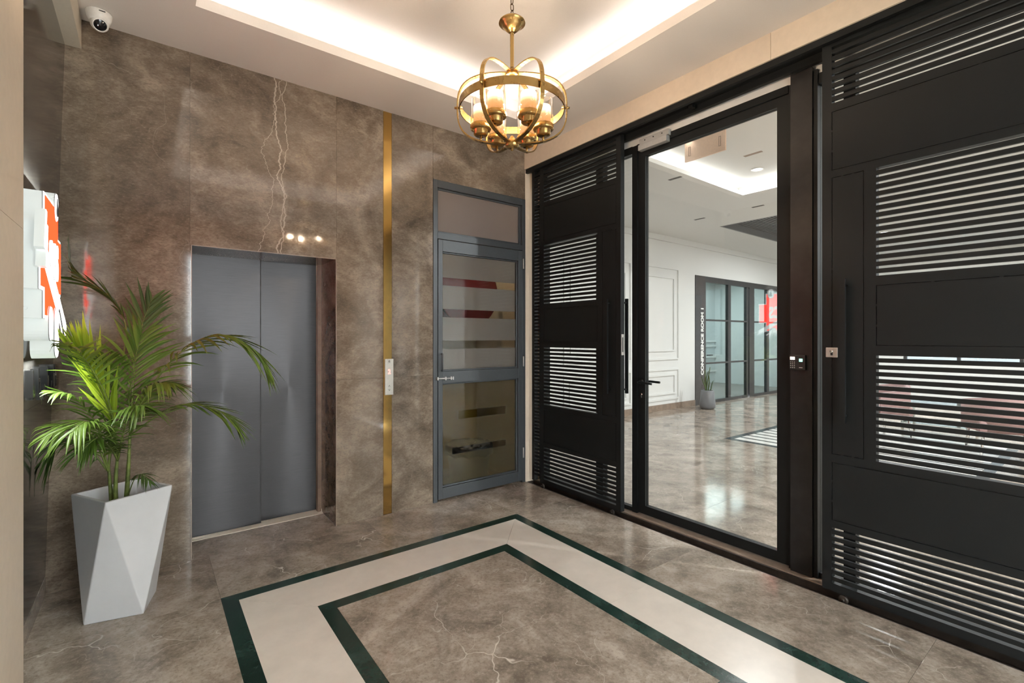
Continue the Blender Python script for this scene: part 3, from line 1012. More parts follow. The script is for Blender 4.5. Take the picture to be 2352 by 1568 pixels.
# chain
zc = 2.99
k = 0
M_chain = simple('dark_bronze', (.12, .075, .04), .35, .9)
while zc < ZT - .02:
    a = Vector((1, 0, 0)) if k % 2 else Vector((0, 1, 0))
    L, r = .022, .0085
    pts = []
    for i in range(17):
        w = 2 * math.pi * i / 16
        pts.append(Vector((CHX, CHY, zc + .012 + (L - r) * (1 if math.sin(w) > 0 else -1) * (abs(math.sin(w)) > .01) * .6)) + a * (r * math.cos(w)) + Vector((0, 0, r * math.sin(w))))
    MB().tube(pts, .0022, 6, False).build('chain_link', M_chain, ch)
    zc += .031
    k += 1
MB().lathe([(0, ZT - .03), (.045, ZT - .03), (.055, ZT - .01), (.055, ZT), (0, ZT)], c0, 24).build('ceiling_rose', M_brass, ch)
for k in range(6):
    d = az(k)
    p = Vector((CHX, CHY, 0)) + d * .150
    cup = empty('lamp_cup', (p.x, p.y, 2.42))
    cup.parent = ch
    cup.location = WL[cup.name] - WL[ch.name]
    MB().lathe([(0, 2.418), (.030, 2.418), (.034, 2.422), (.034, 2.442), (.037, 2.444), (.049, 2.446), (.050, 2.450), (.050, 2.466), (.047, 2.470), (.036, 2.470), (0, 2.470)], (p.x, p.y, 0), 28).build('brass_cup', M_brass, cup)
    MB().lathe([(.0475, 2.452), (.0475, 2.585), (.0455, 2.585), (.0455, 2.468)], (p.x, p.y, 0), 28).build('clear_glass', M_lampglass, cup)
    MB().lathe([(0, 2.470), (.036, 2.470), (.036, 2.552), (.033, 2.558), (.026, 2.558)], (p.x, p.y, 0), 28).build('frosted_glass', M_candle, cup)
    MB().tube([(p.x, p.y, 2.385), (p.x, p.y, 2.42)], .0055, 8).build('cup_stem', M_brass, cup)
    ld = bpy.data.lights.new('chandelier_bulb', 'POINT')
    ld.energy = 3.4
    ld.color = (1, .79, .57)
    ld.shadow_soft_size = .016
    lo = bpy.data.objects.new('chandelier_bulb', ld)
    COL.objects.link(lo)
    lo.location = (p.x, p.y, 2.572)

# ------------------------------------------------------------------ dome camera
dc = empty('dome_camera', (-.225, 3.585, ZC), 'white dome security camera on the ceiling in the corner', 'security camera')
px_, py_ = -.225, 3.585
MB().lathe([(0, ZC), (.058, ZC), (.060, ZC - .006), (.056, ZC - .03), (.046, ZC - .055), (.0, ZC - .058)], (px_, py_, 0), 28).build('base', M_plast, dc)
ax = Vector((.18, -.72, -.68)).normalized()
Q = ax.to_track_quat('Z', 'Y').to_matrix()
MB().lathe([(0, -.03), (.03, -.025), (.04, -.01), (.043, .006), (.040, .022), (.034, .032), (.032, .034), (.030, .030), (0, .030)], (px_, py_, ZC - .058), 28, Q).build('eyeball', M_plast, dc)
MB().lathe([(0, .038), (.018, .036), (.028, .031), (.030, .030)], (px_, py_, ZC - .058), 24, Q).build('lens', simple('dark_lens', (.008, .008, .01), .06), dc)
BOX('print_mark', M_txtdark, dc, px_ + .002, px_ + .03, py_ - .0605, py_ - .056, ZC - .016, ZC - .012)

# ------------------------------------------------------------------ illuminated cross sign
XFc = -.345
sg = empty('illuminated_sign', (-.40, 2.92, 1.36), 'glowing orange-red cross sign reading acs on the dark wall', 'sign')


def yz(poly, x0, x1, name, mat, par=sg):
    # outline in (y, z), extruded along x
    return MB().prism(poly, lambda y, z: (x0, y, z), lambda y, z: (x1, y, z)).build(name, mat, par)


def cross(hw, ha, z0, z1, za, zb, c=2.92):
    return [(c - hw, z0), (c + hw, z0), (c + hw, za), (c + ha, za), (c + ha, zb), (c + hw, zb), (c + hw, z1), (c - hw, z1), (c - hw, zb), (c - ha, zb), (c - ha, za), (c - hw, za)]


def pill(cy, z0, z1, w, n=10):
    r = w / 2
    p = [(cy + r * math.cos(math.pi * i / n), z1 - r + r * math.sin(math.pi * i / n)) for i in range(n + 1)]
    p += [(cy + r * math.cos(math.pi + math.pi * i / n), z0 + r + r * math.sin(math.pi + math.pi * i / n)) for i in range(n + 1)]
    return p


def bar(y0, z0, y1, z1, w):
    d = Vector((y1 - y0, z1 - z0)).normalized()
    n = Vector((-d.y, d.x)) * w / 2
    return [(y0 + n.x, z0 + n.y), (y0 - n.x, z0 - n.y), (y1 - n.x, z1 - n.y), (y1 + n.x, z1 + n.y)]


XWl = lwx(1.7) + .004
yz(cross(.182, .275, 1.53, 2.055, 1.645, 1.915), XWl, XFc - .004, 'cross_box', M_signside)
yz(cross(.1835, .2765, 1.5285, 2.0565, 1.6435, 1.9165), XFc - .006, XFc - .0035, 'edge_trim', M_signedge)
yz(cross(.182, .275, 1.53, 2.055, 1.645, 1.915), XFc - .0035, XFc, 'white_rim', M_signwhite)
yz(cross(.168, .262, 1.543, 2.042, 1.658, 1.902), XFc, XFc + .003, 'red_face', M_signred)
yz(pill(3.03, 1.985, 2.115, .085), XWl, XFc + .004, 'drop_plate', M_signside)
yz(pill(3.03, 1.988, 2.112, .079), XFc + .004, XFc + .007, 'drop_face', M_signwhite)
dr = [(3.03 + .020 * math.sin(w * math.pi / 8), 2.028 - .020 * math.cos(w * math.pi / 8)) for w in range(-6, 7)] + [(3.03, 2.092)]
yz(dr, XFc + .007, XFc + .010, 'ink_drop', M_signline)
yz(pill(2.84, 1.435, 1.585, .085), XWl, XFc + .008, 'capsule', M_signside)
yz(pill(2.84, 1.439, 1.581, .078), XFc + .008, XFc + .011, 'capsule_face', M_signwhite)
yz(pill(3.00, 1.355, 1.585, .105), XWl, XFc + .008, 'capsule', M_signside)
yz(pill(3.00, 1.359, 1.581, .098), XFc + .008, XFc + .011, 'capsule_face', M_signwhite)
yz(bar(2.60, 1.835, 3.25, 1.49, .046), XFc + .003, XFc + .016, 'diagonal_pen', M_signwhite)
for k, (a0, b0, a1, b1) in enumerate(((3.02, 1.615, 3.20, 1.475), (3.00, 1.595, 3.14, 1.475), (2.98, 1.58, 3.08, 1.49))):
    yz(bar(a0, b0 - .02, a1, b1 - .012, .012), XFc + .016, XFc + .019, 'feather_stripe', M_signline if k == 1 else M_signwhite)
for k, (a0, b0, a1, b1) in enumerate(((2.63, 1.955, 2.60, 1.80), (2.655, 1.90, 2.635, 1.73))):
    yz(bar(a0, b0, a1, b1, .035), XFc - .01, XFc + .02, 'feather_plate', M_signside)
    yz(bar(a0, b0, a1, b1, .027), XFc + .02, XFc + .0215, 'feather_face', M_signwhite)
for k in range(6):
    f = .1 + k * .15
    yz(bar(2.61 + .6 * f - .012, 1.83 - .318 * f + .012, 2.61 + .6 * f + .02, 1.83 - .318 * f - .004, .003), XFc + .016, XFc + .017, 'pen_stripe', M_signline)
text('sign_letters', 'acs', M_signwhite, (XFc + .006, 2.945, 1.815), .33, (0, 1, 0), (0, 0, 1), sg, .004, .006, .54)
for cy, z0_, z1_, w_ in ((3.03, 1.985, 2.115, .085), (2.84, 1.435, 1.585, .085), (3.00, 1.355, 1.585, .105)):
    xx = XFc + (.0015 if cy == 3.03 else .0055)
    yz(pill(cy, z0_ - .0015, z1_ + .0015, w_ + .003), xx, xx + .0022, 'edge_trim', M_signedge)
for y, z in ((2.6445, 1.70), (2.739, 1.57)):
    MB().lathe([(0, 0), (.007, 0), (.007, .003)], (-.40, y, z), 10, Matrix.Rotation(math.pi / 2, 3, 'X')).build('fixing_screw', M_signline, sg)

area('sign_halo_led', (-.385, 2.92, 1.345), (.05, .42), 2.3, (.93, 1, .97))
area('sign_halo_led', (-.385, 2.92, 2.125), (.05, .40), .7, (.93, 1, .97), (math.pi, 0, 0))
# raised metal letters under the sign: only their edges show
lt = empty('metal_lettering', (-.42, 3.3, 1.17), 'dark polished metal raised lettering on the wall below the sign', 'lettering')
M_let = simple('dark_polished_metal', (.05, .05, .05), .18, .9)
random.seed(3)
y = 2.93
while y < 3.66:
    w = random.uniform(.045, .075)
    if random.random() < .85:
        m = MB()
        zb = 1.185 + random.choice((0, 0, .0, -.035))
        zt = zb + random.choice((.07, .075, .12, .12))
        xw = lwx(1.23)
        m.box(xw + .004, xw + .03, y, y + .014, zb, zt)
        if random.random() < .8: m.box(xw + .004, xw + .03, y + w - .018, y + w - .004, zb, zb + .072)
        zz = random.choice((zb, zb + .058))
        m.box(xw + .004, xw + .03, y + .014, y + w - .018, zz, zz + .014)
        m.build('metal_letter', M_let, lt)
    y += w + .006

# ------------------------------------------------------------------ planter
pl = empty('planter', (-.112, 3.305, 0), 'tall faceted pale grey planter standing by the elevator', 'planter')
bc = Vector((-.115, 3.302)); ba = math.radians(-12.9); bs = .1235
tcn = Vector((-.110, 3.312)); ta = math.radians(29); ts = .158


def sq(c, a, s_, z):
    return [Vector((c.x + (dx * math.cos(a) - dy * math.sin(a)) * s_, c.y + (dx * math.sin(a) + dy * math.cos(a)) * s_, z)) for dx, dy in ((-1, -1), (1, -1), (1, 1), (-1, 1))]


ZR = .63
B = sq(bc, ba, bs, 0.0); T = sq(tcn, ta, ts, ZR)
# antiprism: base edge k (b_k,b_k+1) meets rim corner j
I = sq(tcn, ta, ts - .018, ZR); ID = sq(tcn, ta, ts - .045, .40)
vs = B + T + I + ID
fs = [(3, 2, 1, 0)]
for k in range(4):
    # rim corner above base edge k is T[k'] nearest to its middle
    mid = (B[k] + B[(k + 1) % 4]) / 2
    j = min(range(4), key=lambda q: (T[q].xy - mid.xy).length)
    jn = (j + 1) % 4
    fs.append((k, (k + 1) % 4, 4 + j))
    fs.append(((k + 1) % 4, 4 + jn, 4 + j))
for k in range(4):
    j = (k + 1) % 4
    fs.append((4 + k, 4 + j, 8 + j, 8 + k))
    fs.append((8 + k, 8 + j, 12 + j, 12 + k))
MB().add(vs, fs).build('pot_body', M_planter, pl, bevel=.004)
MB().add(sq(tcn, ta, ts - .034, .50), [(0, 1, 2, 3)]).build('soil', M_soil, pl)

# ------------------------------------------------------------------ areca palm
pm = empty('areca_palm', (-.11, 3.31, .50), 'leafy green areca palm growing in the faceted planter', 'potted palm')


def catmull(P, n=40):
    P = [Vector(p) for p in P]
    P = [P[0] * 2 - P[1]] + P + [P[-1] * 2 - P[-2]]
    out = []
    segs = len(P) - 3
    for i in range(n + 1):
        u = i / n * segs
        k = min(int(u), segs - 1)
        t = u - k
        a, b, c, d = P[k:k + 4]
        out.append(.5 * ((2 * b) + (c - a) * t + (2 * a - 5 * b + 4 * c - d) * t * t + (3 * b - a - 3 * c + d) * t ** 3))
    return out


def leaflet(mb, p, d, wdir, L, w, droop, nseg=6):
    vs, fs = [], []
    up = d.cross(wdir).normalized()
    for i in range(nseg + 1):
        u = i / nseg
        q = p + d * (L * u) + Vector((0, 0, -1)) * (droop * L * u * u)
        ww = w * (.35 + 2.6 * u * (1 - u)) * (1 - u ** 4) if i < nseg else 0.0006
        fold = up * (ww * .28)
        vs += [q - wdir * ww * .5 + fold, q, q + wdir * ww * .5 + fold]
    for i in range(nseg):
        a = i * 3
        fs += [(a, a + 1, a + 4, a + 3), (a + 1, a + 2, a + 5, a + 4)]
    for k, v in enumerate(vs):
        lo = lwx(v.z) + .008
        if 2.55 < v.y < 3.35 and 1.33 < v.z < 2.13: lo = -.318
        elif 2.85 < v.y and 1.12 < v.z < 1.35: lo = lwx(v.z) + .045
        vs[k] = Vector((max(v.x, lo + .0004 * (k % 3)), min(v.y, 3.705), v.z))
    mb.add(vs, fs, True)


def frond(ctrl, n, L, w, ang, lift, droop, mat, r=.005, start=.25, single=True, nh=None, twist=0.0):
    pts = catmull(ctrl)
    m = MB().tube(pts, [r * (1 - .8 * i / (len(pts) - 1)) for i in range(len(pts))], 6)
    fo = m.build('frond', M_stem, pm)
    joined = MB()
    for i in range(n):
        s_ = start + (1 - start) * (i / (n - 1))
        f = s_ * (len(pts) - 1)
        k = min(int(f), len(pts) - 2)
        p = pts[k].lerp(pts[k + 1], f - k)
        t = (pts[k + 1] - pts[k]).normalized()
        hint = Vector(nh) if nh else Vector((0, 0, 1))
        side = t.cross(hint)
        side = side.normalized() if side.length > .05 else Vector((1, 0, 0))
        nrm = side.cross(t).normalized()
        prof = (.45 + .55 * math.sin(math.pi * min(1, (s_ - start) / (1 - start) * .9 + .12))) 
        for sg_ in (-1, 1):
            A = math.radians(ang * (1 - .55 * (s_ - start) / (1 - start)) + random.uniform(-7, 7))
            d = (t * math.cos(A) + side * sg_ * math.sin(A) + nrm * (lift + random.uniform(-.08, .08))).normalized()
            wd = (t - d * t.dot(d))
            wd = (wd.normalized() if wd.length > .1 else nrm)
            wd = (wd + nrm * sg_ * twist).normalized()
            mm = MB() if single else joined
            leaflet(mm, p, d, wd, L * prof * random.uniform(.88, 1.1), w, droop * random.uniform(.6, 1.4))
            if single: mm.build('leaflet', mat, fo)
    if not single:
        o = joined.build('leaflets', mat, fo)
        o['kind'] = 'stuff'
    return fo


# canes
for c in ([(-.135, 3.27, .49), (-.14, 3.26, .66), (-.13, 3.25, .85)], [(-.10, 3.29, .49), (-.09, 3.29, .70), (-.08, 3.28, .95)],
          [(-.15, 3.30, .49), (-.16, 3.30, .62), (-.17, 3.29, .78)]):
    MB().tube(catmull(c, 14), [.014 - .0006 * i for i in range(15)], 10).build('cane', M_stem, pm)

S1, S2, S3 = (-.13, 3.25, .80), (-.08, 3.28, .92), (-.17, 3.29, .74)
# arching frond over the elevator door (tip drooping)
frond([S2, (.00, 3.18, 1.16), (.10, 3.10, 1.33), (.22, 3.03, 1.44), (.34, 2.97, 1.46), (.45, 2.92, 1.39), (.51, 2.90, 1.30)], 24, .27, .019, 48, -.08, .42, M_leaf, start=.26)
# lower frond to the right
frond([S2, (.00, 3.20, 1.00), (.11, 3.12, 1.08), (.22, 3.06, 1.085), (.33, 3.00, 1.03), (.38, 2.98, .97)], 22, .22, .014, 40, -.05, .22, M_leaf, start=.28)
# bright young frond leaning to the sign
frond([S1, (-.14, 3.18, .98), (-.18, 3.10, 1.16), (-.225, 3.03, 1.31), (-.26, 2.98, 1.40)], 24, .30, .016, 18, .10, .03, M_leafyg, start=.30, nh=(.5, -.8, .3))
# upright centre frond fanning out to the right
frond([S2, (-.08, 3.20, 1.14), (-.06, 3.15, 1.32), (-.03, 3.12, 1.46)], 20, .34, .015, 44, .1, .30, M_leaf, start=.18, nh=(.3, -.9, .2))
# tall dark frond behind, up left
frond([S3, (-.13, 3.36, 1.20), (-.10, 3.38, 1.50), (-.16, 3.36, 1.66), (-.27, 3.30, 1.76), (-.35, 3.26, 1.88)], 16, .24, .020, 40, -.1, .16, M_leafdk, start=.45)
# tall dark frond behind, up right
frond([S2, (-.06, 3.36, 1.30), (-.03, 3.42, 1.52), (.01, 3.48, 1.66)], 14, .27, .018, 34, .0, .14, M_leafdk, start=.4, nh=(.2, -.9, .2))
# left fronds reaching in front of the sign
frond([S1, (-.15, 3.12, 1.08), (-.20, 3.00, 1.27), (-.25, 2.88, 1.38), (-.28, 2.76, 1.42)], 16, .27, .014, 48, .0, .20, M_leaf, start=.42)
frond([S3, (-.21, 3.20, 1.00), (-.29, 3.12, 1.16), (-.36, 3.04, 1.20)], 15, .22, .014, 50, .0, .35, M_leaf, start=.25)
# further fronds, their small leaflets merged per frond
frond([S3, (-.22, 3.22, .92), (-.30, 3.14, 1.02), (-.37, 3.06, 1.00)], 26, .21, .012, 50, .0, .45, M_leaf, start=.15, single=False)
frond([S1, (-.17, 3.14, .94), (-.23, 3.02, 1.05), (-.28, 2.92, 1.02)], 26, .22, .012, 48, .0, .45, M_leaf, start=.15, single=False)
frond([S1, (-.16, 3.15, .90), (-.20, 3.05, .96), (-.25, 2.97, .92)], 24, .19, .012, 48, .0, .40, M_leaf, start=.15, single=False)
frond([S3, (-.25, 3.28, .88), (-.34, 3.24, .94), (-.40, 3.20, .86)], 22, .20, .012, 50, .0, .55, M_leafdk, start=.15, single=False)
frond([S1, (-.10, 3.12, .98), (-.06, 3.00, 1.10), (-.02, 2.90, 1.12)], 24, .22, .013, 48, .0, .55, M_leaf, start=.2, single=False)
frond([S2, (-.05, 3.14, 1.06), (.02, 3.04, 1.20), (.08, 2.96, 1.22)], 22, .20, .013, 46, .0, .65, M_leaf, start=.25, single=False)
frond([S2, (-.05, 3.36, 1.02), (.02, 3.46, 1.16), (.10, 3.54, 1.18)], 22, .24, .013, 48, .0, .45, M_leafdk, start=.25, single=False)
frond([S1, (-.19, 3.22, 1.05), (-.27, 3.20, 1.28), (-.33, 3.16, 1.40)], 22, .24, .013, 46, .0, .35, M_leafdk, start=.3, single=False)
frond([S3, (-.16, 3.22, 1.02), (-.17, 3.14, 1.22), (-.16, 3.06, 1.34)], 22, .24, .013, 44, .05, .30, M_leaf, start=.25, single=False, nh=(.2, -.8, .5))
frond([(-.09, 3.27, .60), (-.06, 3.22, .70), (-.03, 3.17, .73), (.0, 3.12, .70)], 10, .09, .009, 50, .0, .5, M_leafdk, start=.3, single=False, r=.003)

# ------------------------------------------------------------------ lobby beyond the glass
LZ, LYW, LXE = 3.465, 5.68, 14.6
lf_ = empty('floor_lobby', (8, 2, 0), 'polished brown marble lobby floor beyond the glass', kind='structure')
for i, (a, b) in enumerate(((3.301, 4.9), (4.9, 6.55), (6.55, 8.9), (8.9, 11.5), (11.5, LXE))):
    for c, d in ((-4, -1.3), (-1.3, .9), (.9, 2.2), (2.2, 3.57), (3.57, LYW)):
        if a == 6.55 and c == 2.2: continue
        if a == 6.55 and c == .9: continue
        BOX('marble_slab', M_floor, lf_, a + g, b - g, c + g, d - g, -.02, .0)
M_inkb = simple('black_inlay', (.02, .02, .022), .2)
M_inw = simple('white_inlay', (.72, .70, .66), .2)
BOX('black_inlay_bed', M_inkb, lf_, 6.55, 8.9, .9, 3.57, -.02, -.0005)
x = 6.66
while x < 8.8:
    BOX('white_inlay_bar', M_inw, lf_, x, x + .15, 1.0, 3.47, -.018, .0005)
    x += .21

lw = empty('wall_lobby', (8, LYW, 0), 'white lobby wall with moulded panels', kind='structure')
mb = holed(MB(), 3.2, LXE, 0, 3.7, [(9.246, 13.9, 0, 2.78)], lambda m, a, b, c, d: m.box(a, b, LYW, LYW + .15, c, d))
mb.build('plaster', M_lobwall, lw)
BOX('skirting', M_sill, lw, 3.32, 9.24, LYW - .015, LYW, 0, .12)
BOX('crown_line', M_lobwall, lw, 3.32, LXE, LYW - .05, LYW, 3.36, LZ)


def mould(x0, x1, z0, z1):
    m = MB()
    for (a, b, c, d) in ((x0, x1, z0, z0 + .03), (x0, x1, z1 - .03, z1), (x0, x0 + .03, z0 + .03, z1 - .03), (x1 - .03, x1, z0 + .03, z1 - .03)):
        m.box(a, b, LYW - .022, LYW, c, d)
    return m.build('panel_moulding', M_lobwall, lw)


for x0, x1 in ((5.4, 7.12), (7.34, 8.64)):
    mould(x0, x1, 1.00, 2.85); mould(x0 + .15, x1 - .15, 1.17, 2.66)
    mould(x0, x1, .20, .82); mould(x0 + .13, x1 - .13, .31, .71)

lc = empty('ceiling_lobby', (8, 2, LZ), 'white lobby ceiling with a lit tray', kind='structure')
AX0, AX1, AY0, AY1 = 8.25, 10.6, 3.2, 4.57
mb = holed(MB(), 3.32, LXE, -4, LYW, [(LX0 - .01, LX1 + .01, LY0 - .01, LY1 + .01), (AX0, AX1, AY0, AY1)], lambda m, a, b, c, d: m.box(a, b, c, d, LZ, LZ + .02))
mb.build('soffit', M_lobwall, lc)
m = MB()
m.box(LX1, LX1 + .02, LY0, LY1 + .02, LZ - .0005, LZ + .05).box(LX0, LX1, LY1, LY1 + .02, LZ - .0005, LZ + .05)
m.box(LX0 - .02, LX0, LY0, LY1 + .02, LZ - .0005, LZ + .05).box(LX0, LX1, LY0 - .02, LY0, LZ - .0005, LZ + .05)
m.build('cove_lip', M_lobwall, lc)
BOX('tray_ceiling', M_lobwall, lc, LX0 - .3, LX1 + .3, LY0 - .3, LY1 + .3, 3.62, 3.64)
m = MB().box(LX1 + .14, LX1 + .16, LY0 - .15, LY1 + .15, LZ + .02, 3.62).box(LX0 - .15, LX1 + .15, LY1 + .14, LY1 + .16, LZ + .02, 3.62)
m.build('cove_side', M_lobwall, lc)

# linear slot diffusers
M_slot = simple('dark_slot', (.03, .028, .026), .5)
M_slotb = simple('brown_slot', (.25, .17, .12), .5)
for i, (x, y0, y1, z, mt, w) in enumerate(((5.30, 3.44, 3.62, LZ, M_slot, .05), (7.446, 4.39, 4.58, LZ, M_slot, .05), (7.444, 3.42, 3.60, LZ, M_slot, .05), (5.68, 2.63, 2.84, 3.62, M_slotb, .05), (4.60, 2.0, 2.42, 3.62, M_slotb, .08))):
    lb = ('short dark ceiling slot at the left of the lobby tray', 'dark ceiling slot farthest left near the lobby wall', 'dark ceiling slot left of the air grille in the lobby',
          'brown ceiling slot inside the lobby tray beside the round light', 'longest brown ceiling slot at the top of the glass door')[i]
    o = empty('slot_diffuser', (x, (y0 + y1) / 2, z), lb, 'ceiling slot', 'lobby ceiling slots')
    m = MB().box(x - w / 2, x + w / 2, y0, y1, z - .002, z).build('slot', mt, o)

# recessed round lights; the unlabelled ones are added to brighten the lobby
DL = ((6.24, 2.95, 3.62, 24, 'round recessed ceiling light in the lobby tray near its corner'), (4.70, 2.99, 3.62, 0, 'round recessed ceiling light above the peach board in the lobby'),
      (5.4, -1.9, LZ, 140, None), (8.6, -1.9, LZ, 35, None),
      (11.6, .4, LZ, 35, None), (11.2, 2.9, LZ, 70, None))
for x, y, z, pw, lb in DL:
    o = empty('downlight', (x, y, z), lb, 'ceiling light', 'lobby downlights') if lb else lc   # the others are unseen fill lights, parented to the ceiling
    MB().lathe([(.062, -.001), (.075, -.001), (.078, -.006), (.062, -.008)], (x, y, z), 24).build('trim_ring', M_plast, o)
    MB().lathe([(0, -.004), (.062, -.004)], (x, y, z), 24).build('diffuser', M_led, o)
    if not pw: continue
    ld = bpy.data.lights.new('downlight_or_fill', 'AREA'); ld.shape = 'DISK'; ld.size = .12; ld.energy = pw; ld.color = (.97, .98, 1.0)
    lo = bpy.data.objects.new('downlight_or_fill', ld); COL.objects.link(lo); lo.location = (x, y, z - .012)
# air grille in the ceiling
ag = empty('air_grille', (9.4, 3.9, LZ), 'large dark grey air grille recessed in the lobby ceiling', 'air vent')
M_grille = simple('grille_grey', (.22, .22, .225), .5)
m = MB().box(AX0, AX0 + .03, AY0, AY1, LZ - .002, LZ + .16).box(AX1 - .03, AX1, AY0, AY1, LZ - .002, LZ + .16).box(AX0, AX1, AY1 - .03, AY1, LZ - .002, LZ + .16).box(AX0, AX1, AY0, AY0 + .03, LZ - .002, LZ + .16)
m.build('grille_frame', M_grille, ag)
BOX('grille_back', M_dark, ag, AX0, AX1, AY0, AY1, LZ + .16, LZ + .17)
me = None
y = AY0 + .06
while y < AY1 - .04:
    if me is None:
        me = BOX('grille_blade', M_grille, ag, AX0 + .03, AX1 - .03, y, y + .025, LZ + .11, LZ + .125).data
    else:
        link('grille_blade', me, ((AX0 + AX1) / 2, y + .0125, LZ + .1175), ag)
    y += .06

# peach board hanging in the tray
hbd = empty('hanging_board', (4.76, 2.78, 3.38), 'plain peach board with two slots hung from the lobby tray', 'board')
M_peach = simple('peach_board', (.78, .53, .38), .6)
BOX('board', M_peach, hbd, 4.755, 4.775, 2.575, 3.045, 3.40, 3.62, .001)
for y in (2.985, 2.635):
    m = MB()
    for a, b, c, d in ((y - .012, y + .012, 3.455, 3.458), (y - .012, y + .012, 3.555, 3.558), (y - .012, y - .009, 3.455, 3.558), (y + .009, y + .012, 3.455, 3.558)):
        m.box(4.752, 4.756, a, b, c, d)
    m.build('slot_outline', M_slotb, hbd)

# meeting room glazing
mg = empty('window_2', (11.5, LYW, 0), 'dark framed meeting room glazing in the lobby wall', kind='structure')
M_frame = simple('charcoal_frame', (.036, .035, .036), .4)
YG0, YG1 = LYW - .01, LYW + .06
BOX('name_panel', simple('charcoal_panel', (.055, .05, .05), .25), mg, 9.246, 9.63, YG0, YG1, 0, 2.78)
BOX('head_rail', M_frame, mg, 9.63, 13.9, YG0, YG1, 2.66, 2.78)
for a, b in ((10.60, 10.72), (11.46, 11.52), (11.60, 11.84), (12.50, 12.62), (13.3, 13.42), (9.63, 9.66)):
    BOX('mullion', M_frame, mg, a, b, YG0, YG1, 0, 2.66)
xs = ((9.66, 10.60), (10.72, 11.46), (11.84, 12.50), (12.62, 13.3))
for a, b in xs:
    for z in (.88, 1.83):
        BOX('glazing_bar', M_frame, mg, a, b, YG0, YG1, z - .018, z + .018)
    for z0, z1 in ((.06, .862), (.898, 1.812), (1.848, 2.66)):
        BOX('pane', M_teal, mg, a, b, LYW + .02, LYW + .03, z0, z1)
    BOX('sill_rail', M_frame, mg, a, b, YG0, YG1, 0, .06)
MB().tube([(9.70, YG0 - .04, 1.06), (9.86, YG0 - .04, 1.06)], .012, 8).tube([(9.70, YG0, 1.06), (9.70, YG0 - .045, 1.06)], .012, 8).build('lever_handle', M_dark, mg)
text('room_name', 'CONFERENCE ROOM 1', M_txtwhite, (9.52, YG0 - .002, 1.37), .135, (0, 0, 1), (-1, 0, 0), mg, .001, .006, 1.04)
# meeting room behind the glazing
mr = empty('wall_meeting_room', (11.5, 8, 0), 'pale walls of the meeting room behind the glazing', kind='structure')
M_mr = simple('meeting_room_paint', (.55, .58, .58), .8)
BOX('meeting_wall', M_mr, mr, 9.0, 14.6, 8.2, 8.3, 0, 3.3)
BOX('meeting_wall', M_mr, mr, 9.0, 9.1, LYW + .15, 8.2, 0, 3.3)
BOX('meeting_wall', M_mr, mr, 14.5, 14.6, LYW + .15, 8.2, 0, 3.3)
BOX('meeting_floor', simple('meeting_carpet', (.2, .19, .18), .9), mr, 9.0, 14.6, LYW + .07, 8.3, -.02, 0)
BOX('meeting_ceiling', M_lobwall, mr, 9.0, 14.6, LYW + .15, 8.3, 3.2, 3.3)
for z in (.35, .8, 1.15, 1.30):
    BOX('wall_ledge', M_lobwall, mr, 9.1, 14.5, 8.15, 8.2, z, z + .05)
area('meeting_lamp', (11.5, 7.1, 3.15), (4.4, 1.7), 60, (.95, 1, 1))
BOX('lamp_panel', M_plast, mr, 9.25, 13.75, 6.2, 8.0, 3.155, 3.2)
# armchair in the meeting room
acx, acy = 10.15, 6.55
acs_ = empty('meeting_chair', (acx, acy, 0), 'rounded teal-grey chair behind the meeting room glass', 'chair')
M_tealf = simple('teal_fabric', (.12, .17, .17), .8)
MB().lathe([(0, .42), (.26, .42), (.29, .45), (.29, .50), (.25, .53), (0, .53)], (acx, acy, 0), 24).build('seat', M_tealf, acs_)
vs, fs = [], []
for i in range(17):
    w = math.pi * (0.0 + i / 16) + math.pi
    for r, z in ((.28, .48), (.31, .80 + .22 * math.sin(math.pi * i / 16)), (.36, .80 + .22 * math.sin(math.pi * i / 16)), (.34, .46)):
        vs.append((acx + r * math.cos(w), acy + r * math.sin(w), z))
for i in range(16):
    for k in range(4):
        fs.append((i * 4 + k, i * 4 + (k + 1) % 4, (i + 1) * 4 + (k + 1) % 4, (i + 1) * 4 + k))
MB().add(vs, fs, True).build('backrest', M_tealf, acs_)
for k in range(4):
    w = math.pi / 4 + k * math.pi / 2
    MB().tube([(acx + .16 * math.cos(w), acy + .16 * math.sin(w), .43), (acx + .25 * math.cos(w), acy + .25 * math.sin(w), 0)], .014, 8).build('leg', M_dark, acs_)

